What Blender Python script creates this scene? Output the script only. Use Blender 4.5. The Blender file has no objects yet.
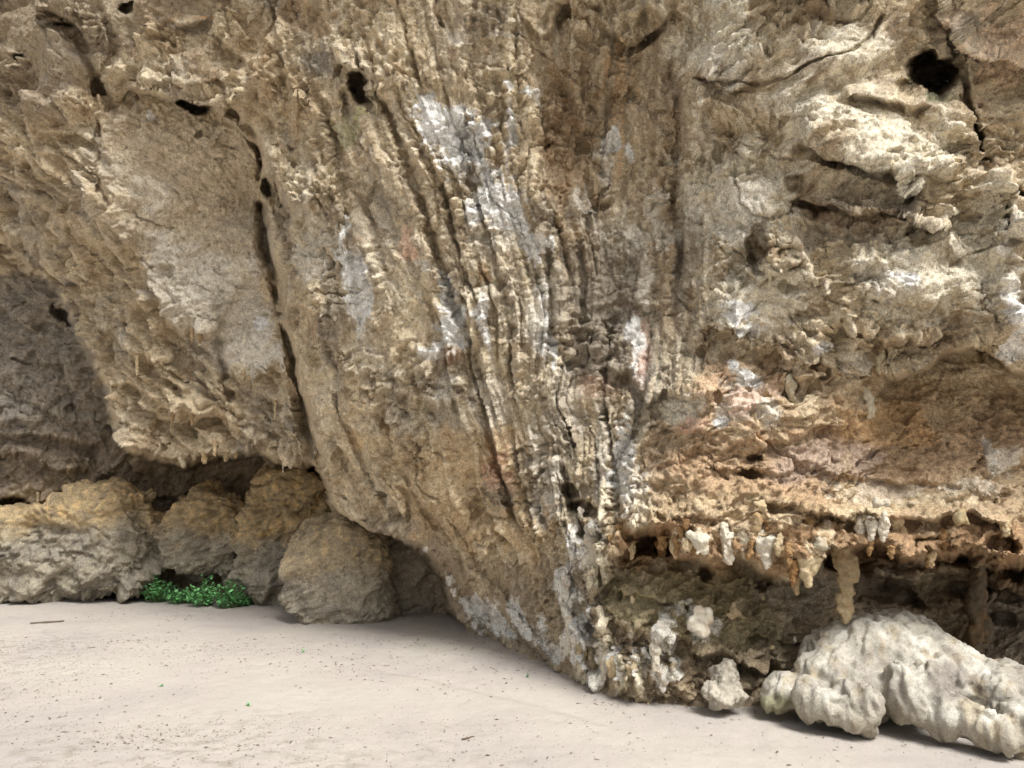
import bpy, bmesh, math, random
import numpy as np
from mathutils import Vector
random.seed(7)
rng = np.random.default_rng(7)
F32 = np.float32

# ------------------------------------------------------------------ scene basics
scene = bpy.context.scene
C = scene.collection
CAM = np.array([0.0, 0.0, 1.6]); FOC = 745.0; PITCH = math.atan(98/745)
cp, sp = math.cos(PITCH), math.sin(PITCH)

def ray(u, v):
    a = (np.asarray(u, float)-512)/FOC; b = (384-np.asarray(v, float))/FOC
    return a, cp - b*sp, sp + b*cp
def at(u, v, Y):
    """survey point: bearing/elevation as read in the photo, Y = metres into the scene"""
    x, y, z = ray(u, v); k = np.asarray(Y, float)/y
    return np.stack([CAM[0]+x*k, CAM[1]+y*k, CAM[2]+z*k], -1)
def ground_Y(v):
    x, y, z = ray(512, v); return float(-CAM[2]*y/z)

# ------------------------------------------------------------------ noise
PERM = np.arange(256); rng.shuffle(PERM); PERM = np.concatenate([PERM, PERM, PERM]).astype(np.int32)
G3 = rng.normal(size=(256, 3)); G3 /= np.linalg.norm(G3, axis=1)[:, None]; G3 = G3.astype(F32)
from concurrent.futures import ThreadPoolExecutor
POOL = ThreadPoolExecutor(6)
def threaded(f):
    def g(p, *a, **k):
        p = np.asarray(p, F32)
        if len(p) < 40000: return f(p, *a, **k)
        r = list(POOL.map(lambda q: f(q, *a, **k), np.array_split(p, max(6, len(p)//30000))))
        return tuple(np.concatenate(x) for x in zip(*r)) if isinstance(r[0], tuple) else np.concatenate(r)
    return g
def perlin(p):
    p = np.asarray(p, F32); i = np.floor(p).astype(np.int32); f = p-i; i &= 255
    w = f*f*f*(f*(f*6-15)+10); out = 0
    for dx in (0, 1):
        wx = w[:, 0] if dx else 1-w[:, 0]; hx = PERM[(i[:, 0]+dx) & 255]
        for dy in (0, 1):
            wy = w[:, 1] if dy else 1-w[:, 1]; hy = PERM[(hx+i[:, 1]+dy) & 255]
            for dz in (0, 1):
                wz = w[:, 2] if dz else 1-w[:, 2]; g = G3[PERM[(hy+i[:, 2]+dz) & 255]]
                out = out+wx*wy*wz*(g[:, 0]*(f[:, 0]-dx)+g[:, 1]*(f[:, 1]-dy)+g[:, 2]*(f[:, 2]-dz))
    return out*1.5
@threaded
def fbm(p, o=4, gain=.5):
    s = 0; a = 1; t = 0; p = np.asarray(p, F32)
    for k in range(o):
        s = s+a*perlin(p+k*17.3); t += a; a *= gain; p = p*2.03
    return s/t
@threaded
def ridged(p, o=4, gain=.55):
    s = 0; a = 1; t = 0; p = np.asarray(p, F32)
    for k in range(o):
        s = s+a*(1-np.abs(perlin(p+k*9.7))*2); t += a; a *= gain; p = p*2.1
    return s/t
RND = rng.random((256, 4)).astype(F32)
@threaded
def facets(p, sharp=14., tilt=1.):
    """broken-rock relief: each cell is a tilted plane, joined by short steep edges. returns height, edge closeness"""
    p = np.asarray(p, F32); i = np.floor(p).astype(np.int32)
    num = 0; den = 0; d1 = np.full(len(p), 9, F32); d2 = d1.copy()
    for dx in (-1, 0, 1):
        for dy in (-1, 0, 1):
            for dz in (-1, 0, 1):
                c = i+np.array([dx, dy, dz])
                h = PERM[(PERM[(PERM[c[:, 0] & 255]+c[:, 1]) & 255]+c[:, 2]) & 255]
                r = RND[h]; q = p-(c+r[:, :3]); d = np.sqrt((q*q).sum(1))
                w = np.exp(-sharp*d); hh = (q*G3[h]).sum(1)*tilt+(r[:, 3]-.5)
                num = num+w*hh; den = den+w
                m = d < d1; d2 = np.where(m, d1, np.minimum(d2, d)); d1 = np.where(m, d, d1)
    return num/den, np.clip(1-(d2-d1)*4, 0, 1)
@threaded
def facets2(p, sharp=14., tilt=1.):
    i = np.floor(p).astype(np.int32); num = 0; den = 0
    for dx in (-1, 0, 1):
        for dy in (-1, 0, 1):
            h = PERM[(PERM[(i[:, 0]+dx) & 255]+i[:, 1]+dy) & 255]; r = RND[h]
            qx = p[:, 0]-(i[:, 0]+dx)-r[:, 0]; qy = p[:, 1]-(i[:, 1]+dy)-r[:, 1]
            w = np.exp(-sharp*np.sqrt(qx*qx+qy*qy)); g = G3[h]
            num = num+w*((qx*g[:, 0]+qy*g[:, 1])*tilt+(r[:, 3]-.5)); den = den+w
    return num/den
def sstep(a, b, x):
    t = np.clip((x-a)/(b-a), 0, 1); return t*t*(3-2*t)

# ------------------------------------------------------------------ planar helpers in survey coordinates
def seg_dist(P, a, b):
    a = np.array(a, F32); b = np.array(b, F32); ab = b-a; q = P-a
    t = np.clip((q@ab)/(ab@ab), 0, 1); d = q-t[:, None]*ab
    return np.sqrt((d*d).sum(1)), t, ab[0]*q[:, 1]-ab[1]*q[:, 0]
def poly_sdf(P, pts):
    d = np.full(len(P), 1e6, F32); ins = np.zeros(len(P), bool); n = len(pts)
    for k in range(n):
        a, b = pts[k], pts[(k+1) % n]
        d = np.minimum(d, seg_dist(P, a, b)[0])
        c = (a[1] > P[:, 1]) != (b[1] > P[:, 1])
        if a[1] != b[1]:
            ins ^= c & (P[:, 0] < (b[0]-a[0])*(P[:, 1]-a[1])/(b[1]-a[1])+a[0])
    return np.where(ins, -d, d)
def line_field(P, pts):
    """distance, side sign (+ = right-hand side in image, i.e. below a left-to-right line), 0..1 along"""
    d = np.full(len(P), 1e6, F32); side = np.zeros(len(P), F32); al = np.zeros(len(P), F32); n = len(pts)-1
    for k in range(n):
        dd, t, cr = seg_dist(P, pts[k], pts[k+1]); m = dd < d
        d = np.where(m, dd, d); side = np.where(m, np.sign(cr), side); al = np.where(m, (k+t)/n, al)
    return d, side, al
def rot(p, deg):
    a = math.radians(deg); c, s = math.cos(a), math.sin(a)
    return np.stack([p[:, 0]*c+p[:, 2]*s, p[:, 1], -p[:, 0]*s+p[:, 2]*c], 1)
class Smooth:
    """thin-plate surface through control points"""
    def __init__(s, pts, vals, reg=.0):
        s.P = np.array(pts, float)/100; n = len(s.P); K = s.k(s.P, s.P)+np.eye(n)*reg
        A = np.zeros((n+3, n+3)); A[:n, :n] = K; A[:n, n] = 1; A[:n, n+1:] = s.P; A[n:, :n] = A[:n, n:].T
        s.c = np.linalg.solve(A, np.concatenate([vals, [0, 0, 0]]))
    def k(s, a, b):
        r = np.sqrt(((a[:, None]-b[None])**2).sum(-1)); return r
    def __call__(s, P):
        P = np.asarray(P, float)/100; n = len(s.P); o = []
        for k in range(0, len(P), 20000):
            q = P[k:k+20000]; o.append(s.k(q, s.P)@s.c[:n]+s.c[n]+q@s.c[n+1:])
        return np.concatenate(o)

# ------------------------------------------------------------------ object helpers
def tag(o, label=None, cat=None, group=None, kind=None):
    if label: o['label'] = label
    if cat: o['category'] = cat
    if group: o['group'] = group
    if kind: o['kind'] = kind
    return o
def empty(name, loc):
    o = bpy.data.objects.new(name, None); o.location = loc; C.objects.link(o); return o
def np_mesh(name, V, F, mat, parent=None, col=None, smooth=True):
    """V (n,3) world coordinates; F (m,k) same-size faces"""
    me = bpy.data.meshes.new(name); k = F.shape[1]
    V = np.asarray(V, F32)
    if parent is not None: V = V-np.array(parent.location, F32)
    me.vertices.add(len(V)); me.vertices.foreach_set('co', V.ravel())
    me.loops.add(F.size); me.loops.foreach_set('vertex_index', F.ravel().astype(np.int32))
    me.polygons.add(len(F)); me.polygons.foreach_set('loop_start', np.arange(0, F.size, k, dtype=np.int32))
    me.update(calc_edges=True)
    me.polygons.foreach_set('use_smooth', np.full(len(F), smooth)); 
    if col is not None:
        at_ = me.color_attributes.new('Col', 'FLOAT_COLOR', 'POINT')
        at_.data.foreach_set('color', np.concatenate([col, np.ones((len(col), 1))], 1).astype(F32).ravel())
    me.materials.append(mat); o = bpy.data.objects.new(name, me); C.objects.link(o)
    if parent is not None: o.parent = parent
    return o

# ------------------------------------------------------------------ materials
def nodes(name):
    m = bpy.data.materials.new(name); m.use_nodes = True; nt = m.node_tree; nt.nodes.clear()
    out = nt.nodes.new('ShaderNodeOutputMaterial'); b = nt.nodes.new('ShaderNodeBsdfPrincipled')
    nt.links.new(b.outputs[0], out.inputs[0]); b.inputs['Specular IOR Level'].default_value = .25
    return m, nt, b
def noise_node(nt, co, scale, detail=4, rough=.6):
    n = nt.nodes.new('ShaderNodeTexNoise'); n.inputs['Scale'].default_value = scale
    n.inputs['Detail'].default_value = detail; n.inputs['Roughness'].default_value = rough
    nt.links.new(co, n.inputs['Vector']); return n.outputs['Fac']
def mathn(nt, op, a, b):
    n = nt.nodes.new('ShaderNodeMath'); n.operation = op
    for k, x in enumerate((a, b)):
        if isinstance(x, (int, float)): n.inputs[k].default_value = x
        else: nt.links.new(x, n.inputs[k])
    return n.outputs[0]
def maprange(nt, x, a, b, c, d):
    n = nt.nodes.new('ShaderNodeMapRange'); n.inputs[1].default_value = a; n.inputs[2].default_value = b; n.inputs[3].default_value = c; n.inputs[4].default_value = d
    nt.links.new(x, n.inputs[0]); return n.outputs[0]
def rock_material(name, bump=.022, var=.75, rough=.88, scale=1., cracks=.5):
    m, nt, b = nodes(name)
    g = nt.nodes.new('ShaderNodeNewGeometry').outputs['Position']
    a = nt.nodes.new('ShaderNodeAttribute'); a.attribute_name = 'Col'
    n1 = noise_node(nt, g, 22*scale, 5, .8); n2 = noise_node(nt, g, 90*scale, 3, .8); n3 = noise_node(nt, g, 40*scale, 3, .75)
    f = maprange(nt, n1, .3, .7, 1-var*.5, 1+var*.5)
    f = mathn(nt, 'MULTIPLY', f, maprange(nt, n2, .33, .67, 1-var*.55, 1+var*.55))
    f = mathn(nt, 'MULTIPLY', f, maprange(nt, n3, .60, .66, 1, 1-var*.75))        # dark specks of lichen and manganese
    f = mathn(nt, 'MULTIPLY', f, maprange(nt, n3, .34, .30, 1, 1+var*.7))         # pale calcite specks
    wv = nt.nodes.new('ShaderNodeTexNoise'); wv.inputs['Scale'].default_value = 9; wv.inputs['Detail'].default_value = 5; nt.links.new(g, wv.inputs['Vector'])
    ad = nt.nodes.new('ShaderNodeMixRGB'); ad.blend_type = 'ADD'; ad.inputs[0].default_value = .22; nt.links.new(g, ad.inputs[1]); nt.links.new(wv.outputs['Color'], ad.inputs[2])
    vo = nt.nodes.new('ShaderNodeTexVoronoi'); vo.feature = 'DISTANCE_TO_EDGE'; vo.inputs['Scale'].default_value = 5.5*scale; nt.links.new(ad.outputs[0], vo.inputs['Vector'])
    ck = maprange(nt, vo.outputs['Distance'], .0, .035, 1, 0)
    ck = mathn(nt, 'MULTIPLY', ck, maprange(nt, noise_node(nt, g, 3.1, 2), .48, .6, 0, 1))
    f = mathn(nt, 'MULTIPLY', f, mathn(nt, 'SUBTRACT', 1.0, mathn(nt, 'MULTIPLY', ck, cracks)))
    mx = nt.nodes.new('ShaderNodeVectorMath'); mx.operation = 'SCALE'
    nt.links.new(a.outputs['Color'], mx.inputs[0]); nt.links.new(f, mx.inputs['Scale'])
    nt.links.new(mx.outputs[0], b.inputs['Base Color'])
    h = mathn(nt, 'ADD', n1, mathn(nt, 'MULTIPLY', n2, .35))
    bp = nt.nodes.new('ShaderNodeBump'); bp.inputs['Distance'].default_value = bump; bp.inputs['Strength'].default_value = 1
    nt.links.new(h, bp.inputs['Height']); nt.links.new(bp.outputs[0], b.inputs['Normal'])
    b.inputs['Roughness'].default_value = rough
    return m
MR = rock_material('limestone')
MW = rock_material('pale_flowstone', bump=.010, var=.34, cracks=.3, rough=.75)

# ================================================================== THE CLIFF
def axis(lo, hi, step, far_lo, far_hi, grow=1.06):
    a = list(np.arange(lo, hi, step)); s = step; x = lo; pre = []
    while x > far_lo: s *= grow; x -= s; pre.append(x)
    s = step; x = a[-1]; post = []
    while x < far_hi: s *= grow; x += s; post.append(x)
    return np.array(pre[::-1]+a+post)
GU = axis(-30, 1054, 1.2, -620, 1700); GV = axis(-24, 764, 1.2, -620, 770)
U, V = np.meshgrid(GU, GV); SH = U.shape
U = U.ravel().astype(F32); V = V.ravel().astype(F32); UV = np.stack([U, V], 1)
print('cliff grid', SH)
import time; T0 = time.time()
def tick(n): print('TIME', n, round(time.time()-T0, 1))

front = {
 -620: [(-620, 9.5), (-200, 8.0), (200, 5.8), (600, 4.6), (1000, 3.7), (1700, 3.3)],
 -250: [(-620, 10.5), (-200, 8.6), (100, 6.9), (300, 5.9), (500, 5.2), (800, 4.5), (1000, 4.3), (1700, 3.8)],
 0: [(-620, 11), (-100, 8.9), (0, 8.2), (100, 7.7), (200, 7.3), (300, 6.6), (400, 6.1), (500, 5.8), (560, 6.0), (620, 6.0), (680, 5.5), (760, 5.1), (850, 4.9), (950, 4.8), (1024, 4.65), (1150, 4.5), (1700, 4.2)],
 100: [(0, 8.5), (60, 8.05), (130, 7.8), (200, 7.7), (290, 6.85), (350, 6.5), (420, 6.15), (500, 5.95), (560, 6.25), (620, 6.4), (690, 5.55), (780, 5.1), (860, 4.9), (950, 5.0), (1024, 4.9)],
 200: [(0, 9.4), (50, 8.9), (112, 8.1), (180, 8.25), (250, 8.45), (300, 7.0), (370, 6.6), (450, 6.2), (540, 6.1), (620, 6.4), (680, 6.0), (740, 5.4), (830, 5.0), (930, 4.85), (1024, 5.0)],
 300: [(60, 9.9), (110, 9.35), (165, 8.45), (210, 8.4), (265, 8.5), (310, 7.2), (370, 6.8), (450, 6.4), (530, 6.2), (600, 6.3), (660, 6.1), (720, 5.5), (800, 5.15), (900, 5.0), (1000, 4.75), (1100, 4.6), (1700, 4.4)],
 400: [(130, 9.4), (200, 8.85), (280, 8.65), (330, 7.6), (400, 7.0), (480, 6.55), (550, 6.3), (620, 6.0), (700, 5.45), (800, 5.25), (900, 5.45), (1000, 5.5), (1100, 5.4), (1700, 5.0)],
 450: [(130, 9.3), (200, 9.1), (280, 8.8), (325, 8.0)],
 480: [(340, 8.0), (420, 7.3), (500, 6.7), (560, 6.3), (620, 5.85), (700, 5.35), (800, 5.2), (900, 5.3), (1000, 5.25)],
 540: [(350, 8.3), (400, 7.9), (460, 7.3), (520, 6.75), (570, 6.2), (620, 5.75), (700, 5.2), (800, 5.05), (900, 5.05), (1000, 5.05), (1700, 4.9)],
 600: [(440, 8.5), (480, 7.8), (530, 7.0), (580, 6.25), (640, 5.8), (720, 5.6)],
 660: [(480, 8.3), (540, 6.9), (590, 6.2), (640, 5.9), (720, 5.7), (800, 5.7)],
 770: [(480, 8.2), (590, 6.1), (720, 5.7), (1000, 5.5), (1700, 5.2)],
}
fp = [(u, v) for v, r in front.items() for u, _ in r]; fy = [y for r in front.values() for _, y in r]
S_front = Smooth(fp, fy, .004)
bk = [(-620, 100, 12.5), (-620, 620, 12.5), (-100, 200, 11), (0, 250, 10.6), (100, 300, 10.3), (0, 400, 10.5), (100, 400, 10.7), (0, 500, 10.9), (60, 480, 10.9), (110, 480, 11.2), (200, 480, 11.5), (300, 480, 11.0), (0, 600, 11.8),
      (200, 600, 11.4), (330, 600, 10.9), (400, 560, 9.6), (440, 600, 9.4), (470, 640, 9.4), (600, 560, 6.3), (620, 545, 6.3), (700, 570, 6.1), (760, 580, 6.2), (850, 580, 6.5), (950, 580, 6.7), (1024, 590, 6.6),
      (600, 620, 5.95), (700, 620, 5.75), (780, 630, 5.9), (850, 640, 6.3), (950, 640, 6.5), (1024, 640, 6.4), (620, 690, 5.85), (700, 690, 5.68), (760, 700, 5.65), (850, 700, 5.9), (1024, 720, 6.0), (1700, 600, 6.0), (1700, 770, 5.6), (620, 770, 5.8), (850, 770, 5.8)]
S_back = Smooth([(a, b) for a, b, _ in bk], [c for *_, c in bk], .004)
# evaluate the smooth surfaces on a coarse lattice, then interpolate
def lattice(S):
    cu = np.arange(-640, 1760, 8.); cv = np.arange(-660, 860, 8.); A, B = np.meshgrid(cu, cv)
    Z = S(np.stack([A.ravel(), B.ravel()], 1)).reshape(A.shape)
    fu = np.clip((U+640)/8, 0, len(cu)-1.001); fv = np.clip((V+660)/8, 0, len(cv)-1.001)
    i = fu.astype(int); j = fv.astype(int); a = fu-i; b = fv-j
    return Z[j, i]*(1-a)*(1-b)+Z[j, i+1]*a*(1-b)+Z[j+1, i]*(1-a)*b+Z[j+1, i+1]*a*b
Yf = lattice(S_front); Yb = lattice(S_back)

# warped drawing coordinates so that no drawn edge stays straight
P0 = at(U, V, Yf)
def warped(amp1, amp2, s=0):
    q = np.stack([U, V, np.full_like(U, s)], 1)
    return UV+amp1*np.stack([fbm(q/38+3+s, 2), fbm(q/38+40+s, 2)], 1)*1.6+amp2*np.stack([fbm(q/9+7+s, 3), fbm(q/9+70+s, 3)], 1)
W = warped(8, .9); W2 = warped(3, 1.6, 5.)

recess_left = [(-700, 100), (-200, 150), (0, 236), (40, 270), (62, 290), (78, 318), (95, 360), (112, 402), (120, 442), (150, 458), (185, 462), (215, 455), (250, 450), (285, 458), (322, 466), (332, 500), (350, 523), (392, 531), (425, 548), (440, 575), (452, 605), (462, 630), (470, 700), (-700, 800)]
recess_right = [(606, 572), (613, 553), (638, 528), (668, 530), (682, 552), (700, 556), (714, 570), (735, 552), (758, 570), (790, 577), (814, 568), (830, 544), (850, 552), (872, 536), (905, 552), (950, 556), (972, 546), (1005, 566), (1024, 558), (1150, 570), (1750, 570), (1750, 800), (575, 800), (590, 680), (578, 640), (590, 600)]
W3 = warped(7, 4.5, 9.); d_l = poly_sdf(W3, recess_left); d_r = poly_sdf(W3, recess_right)
b_l = sstep(3, -9, d_l); b_r = sstep(4, -12, d_r)
Y = Yf*(1-b_l)+Yb*b_l; Y = Y*(1-b_r)+Yb*b_r*1.0
# rock next to a lip swells and curls toward the edge
Y -= .16*np.exp(-np.clip(d_l, 0, None)/22)*(1-b_l)+.10*np.exp(-np.clip(d_r, 0, None)/16)*(1-b_r)

pit = np.zeros(len(U), F32); relief = np.zeros(len(U), F32)      # metres toward the viewer's side, authored forms
def near_sel(pts, m):
    p = np.array(pts, float); lo = p.min(0)-m; hi = p.max(0)+m
    return np.nonzero((U > lo[0]) & (U < hi[0]) & (V > lo[1]) & (V < hi[1]))[0]
def ledge(pts, a, La, b=0., Lb=20., taper=.12):
    """overhanging edge drawn left to right: rock above it stands proud by a, rock below sinks by b"""
    k = near_sel(pts, 4*max(La, Lb)+15); d, s, t = line_field(W[k], pts); tp = sstep(0, taper, t)*sstep(1, 1-taper, t)
    up = sstep(5, -1.5, d*s)
    relief[k] += tp*(up*a*np.exp(-(d/(1.3*La))**1.5)-(1-up)*b*np.exp(-d/Lb))
def crack(pts, w, depth):
    k = near_sel(pts, 3*w+12); d, s, t = line_field(W2[k], pts)
    relief[k] -= depth*np.exp(-(d/w)**2)*sstep(-.0, .06, t)*sstep(1., .94, t)
def ridge(pts, w, h):
    k = near_sel(pts, 3*w+20); d, s, t = line_field(W[k], pts); relief[k] += h*np.exp(-(d/w)**2)*sstep(0, .15, t)*sstep(1, .85, t)
def hole(u, v, ru, rv, depth, rot=0):
    k = near_sel([(u, v)], 1.3*max(ru, rv)+20); c, s_ = math.cos(math.radians(rot)), math.sin(math.radians(rot)); x = W[k, 0]-u; y = W[k, 1]-v
    r = np.sqrt(((x*c+y*s_)/ru)**2+((-x*s_+y*c)/rv)**2); pit[k] = np.maximum(pit[k], depth*sstep(1.2, .7, r))
def knob(u, v, ru, rv, h, rot=0):
    k = near_sel([(u, v)], 1.5*max(ru, rv)+10); c, s_ = math.cos(math.radians(rot)), math.sin(math.radians(rot)); x = W2[k, 0]-u; y = W2[k, 1]-v
    r = np.sqrt(((x*c+y*s_)/ru)**2+((-x*s_+y*c)/rv)**2); relief[k] += h*np.sqrt(np.clip(1.15-r*r, 0, 1))

# --- upper left
ledge([(100, 88), (140, 90), (175, 98), (215, 104), (240, 122), (256, 148), (268, 176), (285, 200), (292, 225)], .34, 26, .25, 26)
hole(192, 104, 20, 6, .9, 5); hole(270, 188, 9, 13, .9, 10); hole(205, 134, 3.5, 3.5, .15)
crack([(225, 108), (246, 124), (258, 150), (262, 185)], 5, .4); crack([(262, 200), (264, 235), (276, 280), (286, 320)], 6, .55); crack([(284, 318), (293, 365), (300, 400)], 4, .4); crack([(300, 395), (310, 435), (322, 470)], 6, .5)
hole(280, 205, 10, 26, .45, -12)
ledge([(258, 125), (264, 180), (266, 235), (279, 285), (291, 340), (301, 395), (315, 445), (325, 480)], .26, 26, .16, 10)
ledge([(300, 230), (304, 280), (318, 340), (326, 400), (345, 450)], .10, 16, .03, 8)
ledge([(40, 10), (60, 22), (80, 26), (95, 50)], .15, 18, .25, 14); hole(68, 22, 16, 5, .5, 20); hole(20, 57, 6, 5, .3); hole(132, 8, 10, 9, .5); hole(94, 80, 6, 9, .3, -20)
crack([(110, 20), (120, 50), (96, 80), (110, 110)], 4, .14); crack([(85, 30), (90, 60), (100, 95)], 5, .15)
ledge([(0, 104), (20, 118), (45, 132), (75, 130), (90, 140)], .16, 25, .05)
ridge([(20, 128), (60, 150), (85, 175), (100, 200), (125, 245), (150, 280), (180, 310)], 12, .12)
ledge([(0, 180), (40, 215), (90, 235), (130, 262)], .14, 20, .12, 25); ledge([(0, 150), (50, 175), (100, 215)], .10, 16, .06, 25)
crack([(0, 232), (25, 250), (45, 268), (65, 290)], 7, .25)
ledge([(95, 325), (112, 330), (135, 350), (165, 372)], .16, 18, .18, 20); ledge([(110, 385), (150, 395), (190, 410), (250, 425)], .14, 18, .14, 22)
ledge([(150, 415), (180, 420), (215, 418)], .12, 10, .2, 10)
ledge([(175, 318), (185, 328), (200, 334), (216, 338)], .14, 14, .2, 10); ledge([(222, 372), (240, 376), (282, 375)], .14, 24, .12, 12)
crack([(216, 335), (220, 355), (225, 375), (228, 398), (238, 415), (250, 428)], 4, .16)
ledge([(225, 425), (250, 430), (262, 448)], .12, 14, .1, 14); crack([(97, 180), (105, 200), (110, 205)], 2.5, .1); ledge([(186, 213), (200, 210)], .07, 8, .05, 8)
ledge([(158, 262), (170, 268), (165, 282)], .06, 8, .05, 8); crack([(95, 120), (100, 150), (96, 170), (108, 200)], 2, .06)
ledge([(180, 20), (210, 28), (245, 60), (262, 85)], .08, 14, .1, 20); ledge([(125, 60), (150, 80), (190, 85), (260, 78)], .06, 12, .05, 20)
# left back wall
ledge([(-20, 420), (20, 418), (50, 422)], .08, 14, .1, 12); ledge([(-30, 430), (30, 432), (80, 440), (110, 450)], .16, 18, .16, 18)
ledge([(-20, 455), (30, 452), (60, 470), (100, 470)], .16, 14, .14, 14); hole(12, 506, 17, 8, .8, 12); hole(70, 410, 8, 5, .2, -15); hole(28, 363, 5, 2, .15)
crack([(60, 345), (62, 375), (75, 400), (80, 420)], 2.5, .04); hole(70, 318, 22, 9, .5, 30)
# --- left edge of central drapery
hole(361, 90, 11, 17, 1.0, -10); ledge([(340, 62), (352, 68), (365, 80), (372, 95)], .16, 14, .1, 20)
hole(350, 105, 12, 12, .2)
ridge([(282, 30), (283, 60), (290, 100), (300, 150)], 6, .10); crack([(268, 0), (276, 35), (282, 60), (284, 90)], 3, .1)
hole(305, 15, 22, 18, .16, 20)
for L, h, w in (([(365, 0), (385, 60), (405, 130), (430, 190), (448, 260), (462, 310), (478, 360), (488, 420), (510, 480)], .12, 5),
                ([(340, 20), (375, 110), (400, 160), (425, 230), (437, 300)], .09, 6),
                ([(300, 120), (312, 200), (322, 300), (340, 390), (372, 470), (430, 540), (500, 620)], .1, 9),
                ([(392, 140), (420, 240), (440, 330), (470, 440), (520, 540), (575, 650)], .08, 10),
                ([(520, 130), (535, 200), (548, 300), (552, 400), (556, 520), (580, 600)], .1, 9),
                ([(660, 100), (655, 200), (648, 300), (655, 380)], .07, 8), ([(605, 20), (590, 90), (590, 200), (600, 300), (590, 380)], .09, 8)):
    ridge(L, w*1.2, h*.55)
for L, w, h in (([(360, 60), (385, 110), (402, 150), (425, 215), (440, 260), (452, 300), (470, 340), (482, 400), (492, 450), (508, 500), (515, 530)], 4, .18),
                ([(328, 110), (340, 180), (352, 260), (360, 320), (362, 380)], 3.5, .09), ([(499, 90), (503, 130), (512, 165), (520, 200)], 2, .06),
                ([(335, 390), (345, 420), (352, 440), (370, 475), (400, 520)], 4, .14), ([(545, 240), (548, 300), (552, 350)], 4, .12),
                ([(620, 370), (640, 400), (632, 430), (618, 460), (614, 520)], 5, .16), ([(596, 100), (584, 140), (590, 200), (585, 250)], 4, .12),
                ([(672, 60), (680, 130), (674, 200), (680, 260), (672, 340)], 5, .12), ([(562, 460), (570, 500), (590, 540), (600, 590)], 4, .16),
                ([(416, 420), (424, 460), (430, 500)], 3, .07), ([(380, 410), (400, 470), (440, 540)], 3, .07), ([(440, 560), (480, 610), (520, 640), (545, 665)], 4, .1),
                ([(450, 510), (490, 570), (540, 640), (560, 665)], 4, .12)):
    crack(L, w, h)
ledge([(540, 40), (552, 30), (560, 5)], .16, 22, .2, 22); ledge([(600, 25), (630, 42), (660, 30), (672, 10)], .18, 22, .2, 28)
hole(560, 130, 20, 50, .16, -10); hole(620, 150, 18, 60, .1); hole(555, 20, 8, 16, .2, 25); hole(648, 30, 14, 14, .25, 20); hole(470, 280, 9, 12, .1)
crack([(532, 195), (545, 188), (560, 195), (560, 230)], 2, .05); hole(615, 375, 16, 9, .14)
ledge([(395, 395), (430, 400), (470, 396)], .05, 20, .04, 14); ledge([(395, 345), (440, 358), (470, 352)], .06, 14, .06, 14)
ledge([(365, 500), (400, 512), (440, 500), (480, 515)], .06, 18, .06, 20)
hole(582, 508, 12, 9, .35, 20); hole(570, 490, 5, 8, .3); hole(590, 535, 9, 5, .25)
# --- right mass
crack([(690, 80), (725, 84), (760, 84), (800, 72), (845, 58), (872, 38), (884, 12)], 2.2, .10)
ledge([(690, 80), (725, 86), (765, 84), (800, 74)], .05, 20, .1, 14)
ledge([(700, 130), (740, 150), (760, 162)], .05, 14, .08, 20)
ledge([(792, 138), (812, 146), (838, 164), (862, 168), (888, 168), (912, 186), (922, 200)], .17, 30, .26, 24)
ledge([(792, 200), (830, 200), (850, 212), (905, 215), (930, 228), (955, 232)], .16, 16, .16, 16)
hole(793, 180, 12, 9, .2, 35); hole(808, 207, 20, 3.5, .2, 5); hole(757, 252, 12, 26, .3, 12); hole(790, 262, 14, 12, .1)

ledge([(840, 100), (870, 95), (905, 108), (925, 105)], .12, 16, .12, 14)
ledge([(930, -30), (950, 8), (965, 30), (985, 48), (1000, 56), (1040, 58), (1110, 60)], .09, 70, .12, 14, .04)
hole(939, 72, 23, 21, 1.7, -20); hole(905, 85, 14, 10, .22, 20); hole(930, 97, 16, 7, .12)
crack([(950, 22), (955, 45), (962, 70), (972, 120), (985, 160), (1002, 185), (1030, 200)], 3.2, .18); crack([(958, 90), (972, 120), (980, 150), (980, 188)], 2, .1)

ledge([(952, 55), (975, 62), (1000, 66)], .05, 12, .02)
ledge([(1000, 200), (1008, 230), (1015, 250)], .12, 14, .1, 18)
ledge([(690, 350), (720, 330), (760, 350), (800, 362)], .06, 20, .06, 20)

ledge([(825, 318), (850, 328), (890, 342), (930, 338), (960, 330)], .07, 26, .08, 26)
ledge([(870, 372), (900, 376), (930, 366), (965, 342), (985, 350), (1005, 366), (1030, 378), (1200, 400), (1500, 400)], .30, 22, .26, 40)

ridge([(814, 315), (820, 345), (823, 372)], 4, .07); ridge([(780, 330), (786, 360), (790, 392)], 4, .06); ridge([(746, 250), (742, 290), (738, 318)], 4, .06); ridge([(1010, 210), (1008, 260), (1010, 320), (1020, 350)], 16, .18); ledge([(640, 405), (665, 390), (690, 396), (712, 380)], .10, 22, .1, 18)
hole(658, 432, 11, 8, .12); hole(650, 452, 12, 20, .1, 10)
ledge([(640, 440), (690, 435), (720, 440), (760, 445), (800, 430)], .03, 16, .04, 14)
ledge([(700, 465), (760, 470), (800, 462), (850, 478), (920, 480), (1030, 500)], .04, 14, .04, 16)
hole(757, 457, 7, 3, .2); hole(747, 474, 8, 4, .2, 10); hole(862, 515, 14, 4, .1)
ledge([(620, 528), (650, 522), (690, 528), (720, 545)], .1, 12, .05); ledge([(780, 510), (860, 518), (900, 522), (960, 515), (1030, 520)], .14, 14, .16, 12)
hole(960, 552, 22, 9, .4, 8); hole(828, 560, 12, 8, .4); hole(1000, 542, 16, 6, .3); hole(970, 592, 22, 7, .35); hole(895, 598, 26, 9, .35, 10); hole(780, 512, 18, 5, .12)
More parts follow.
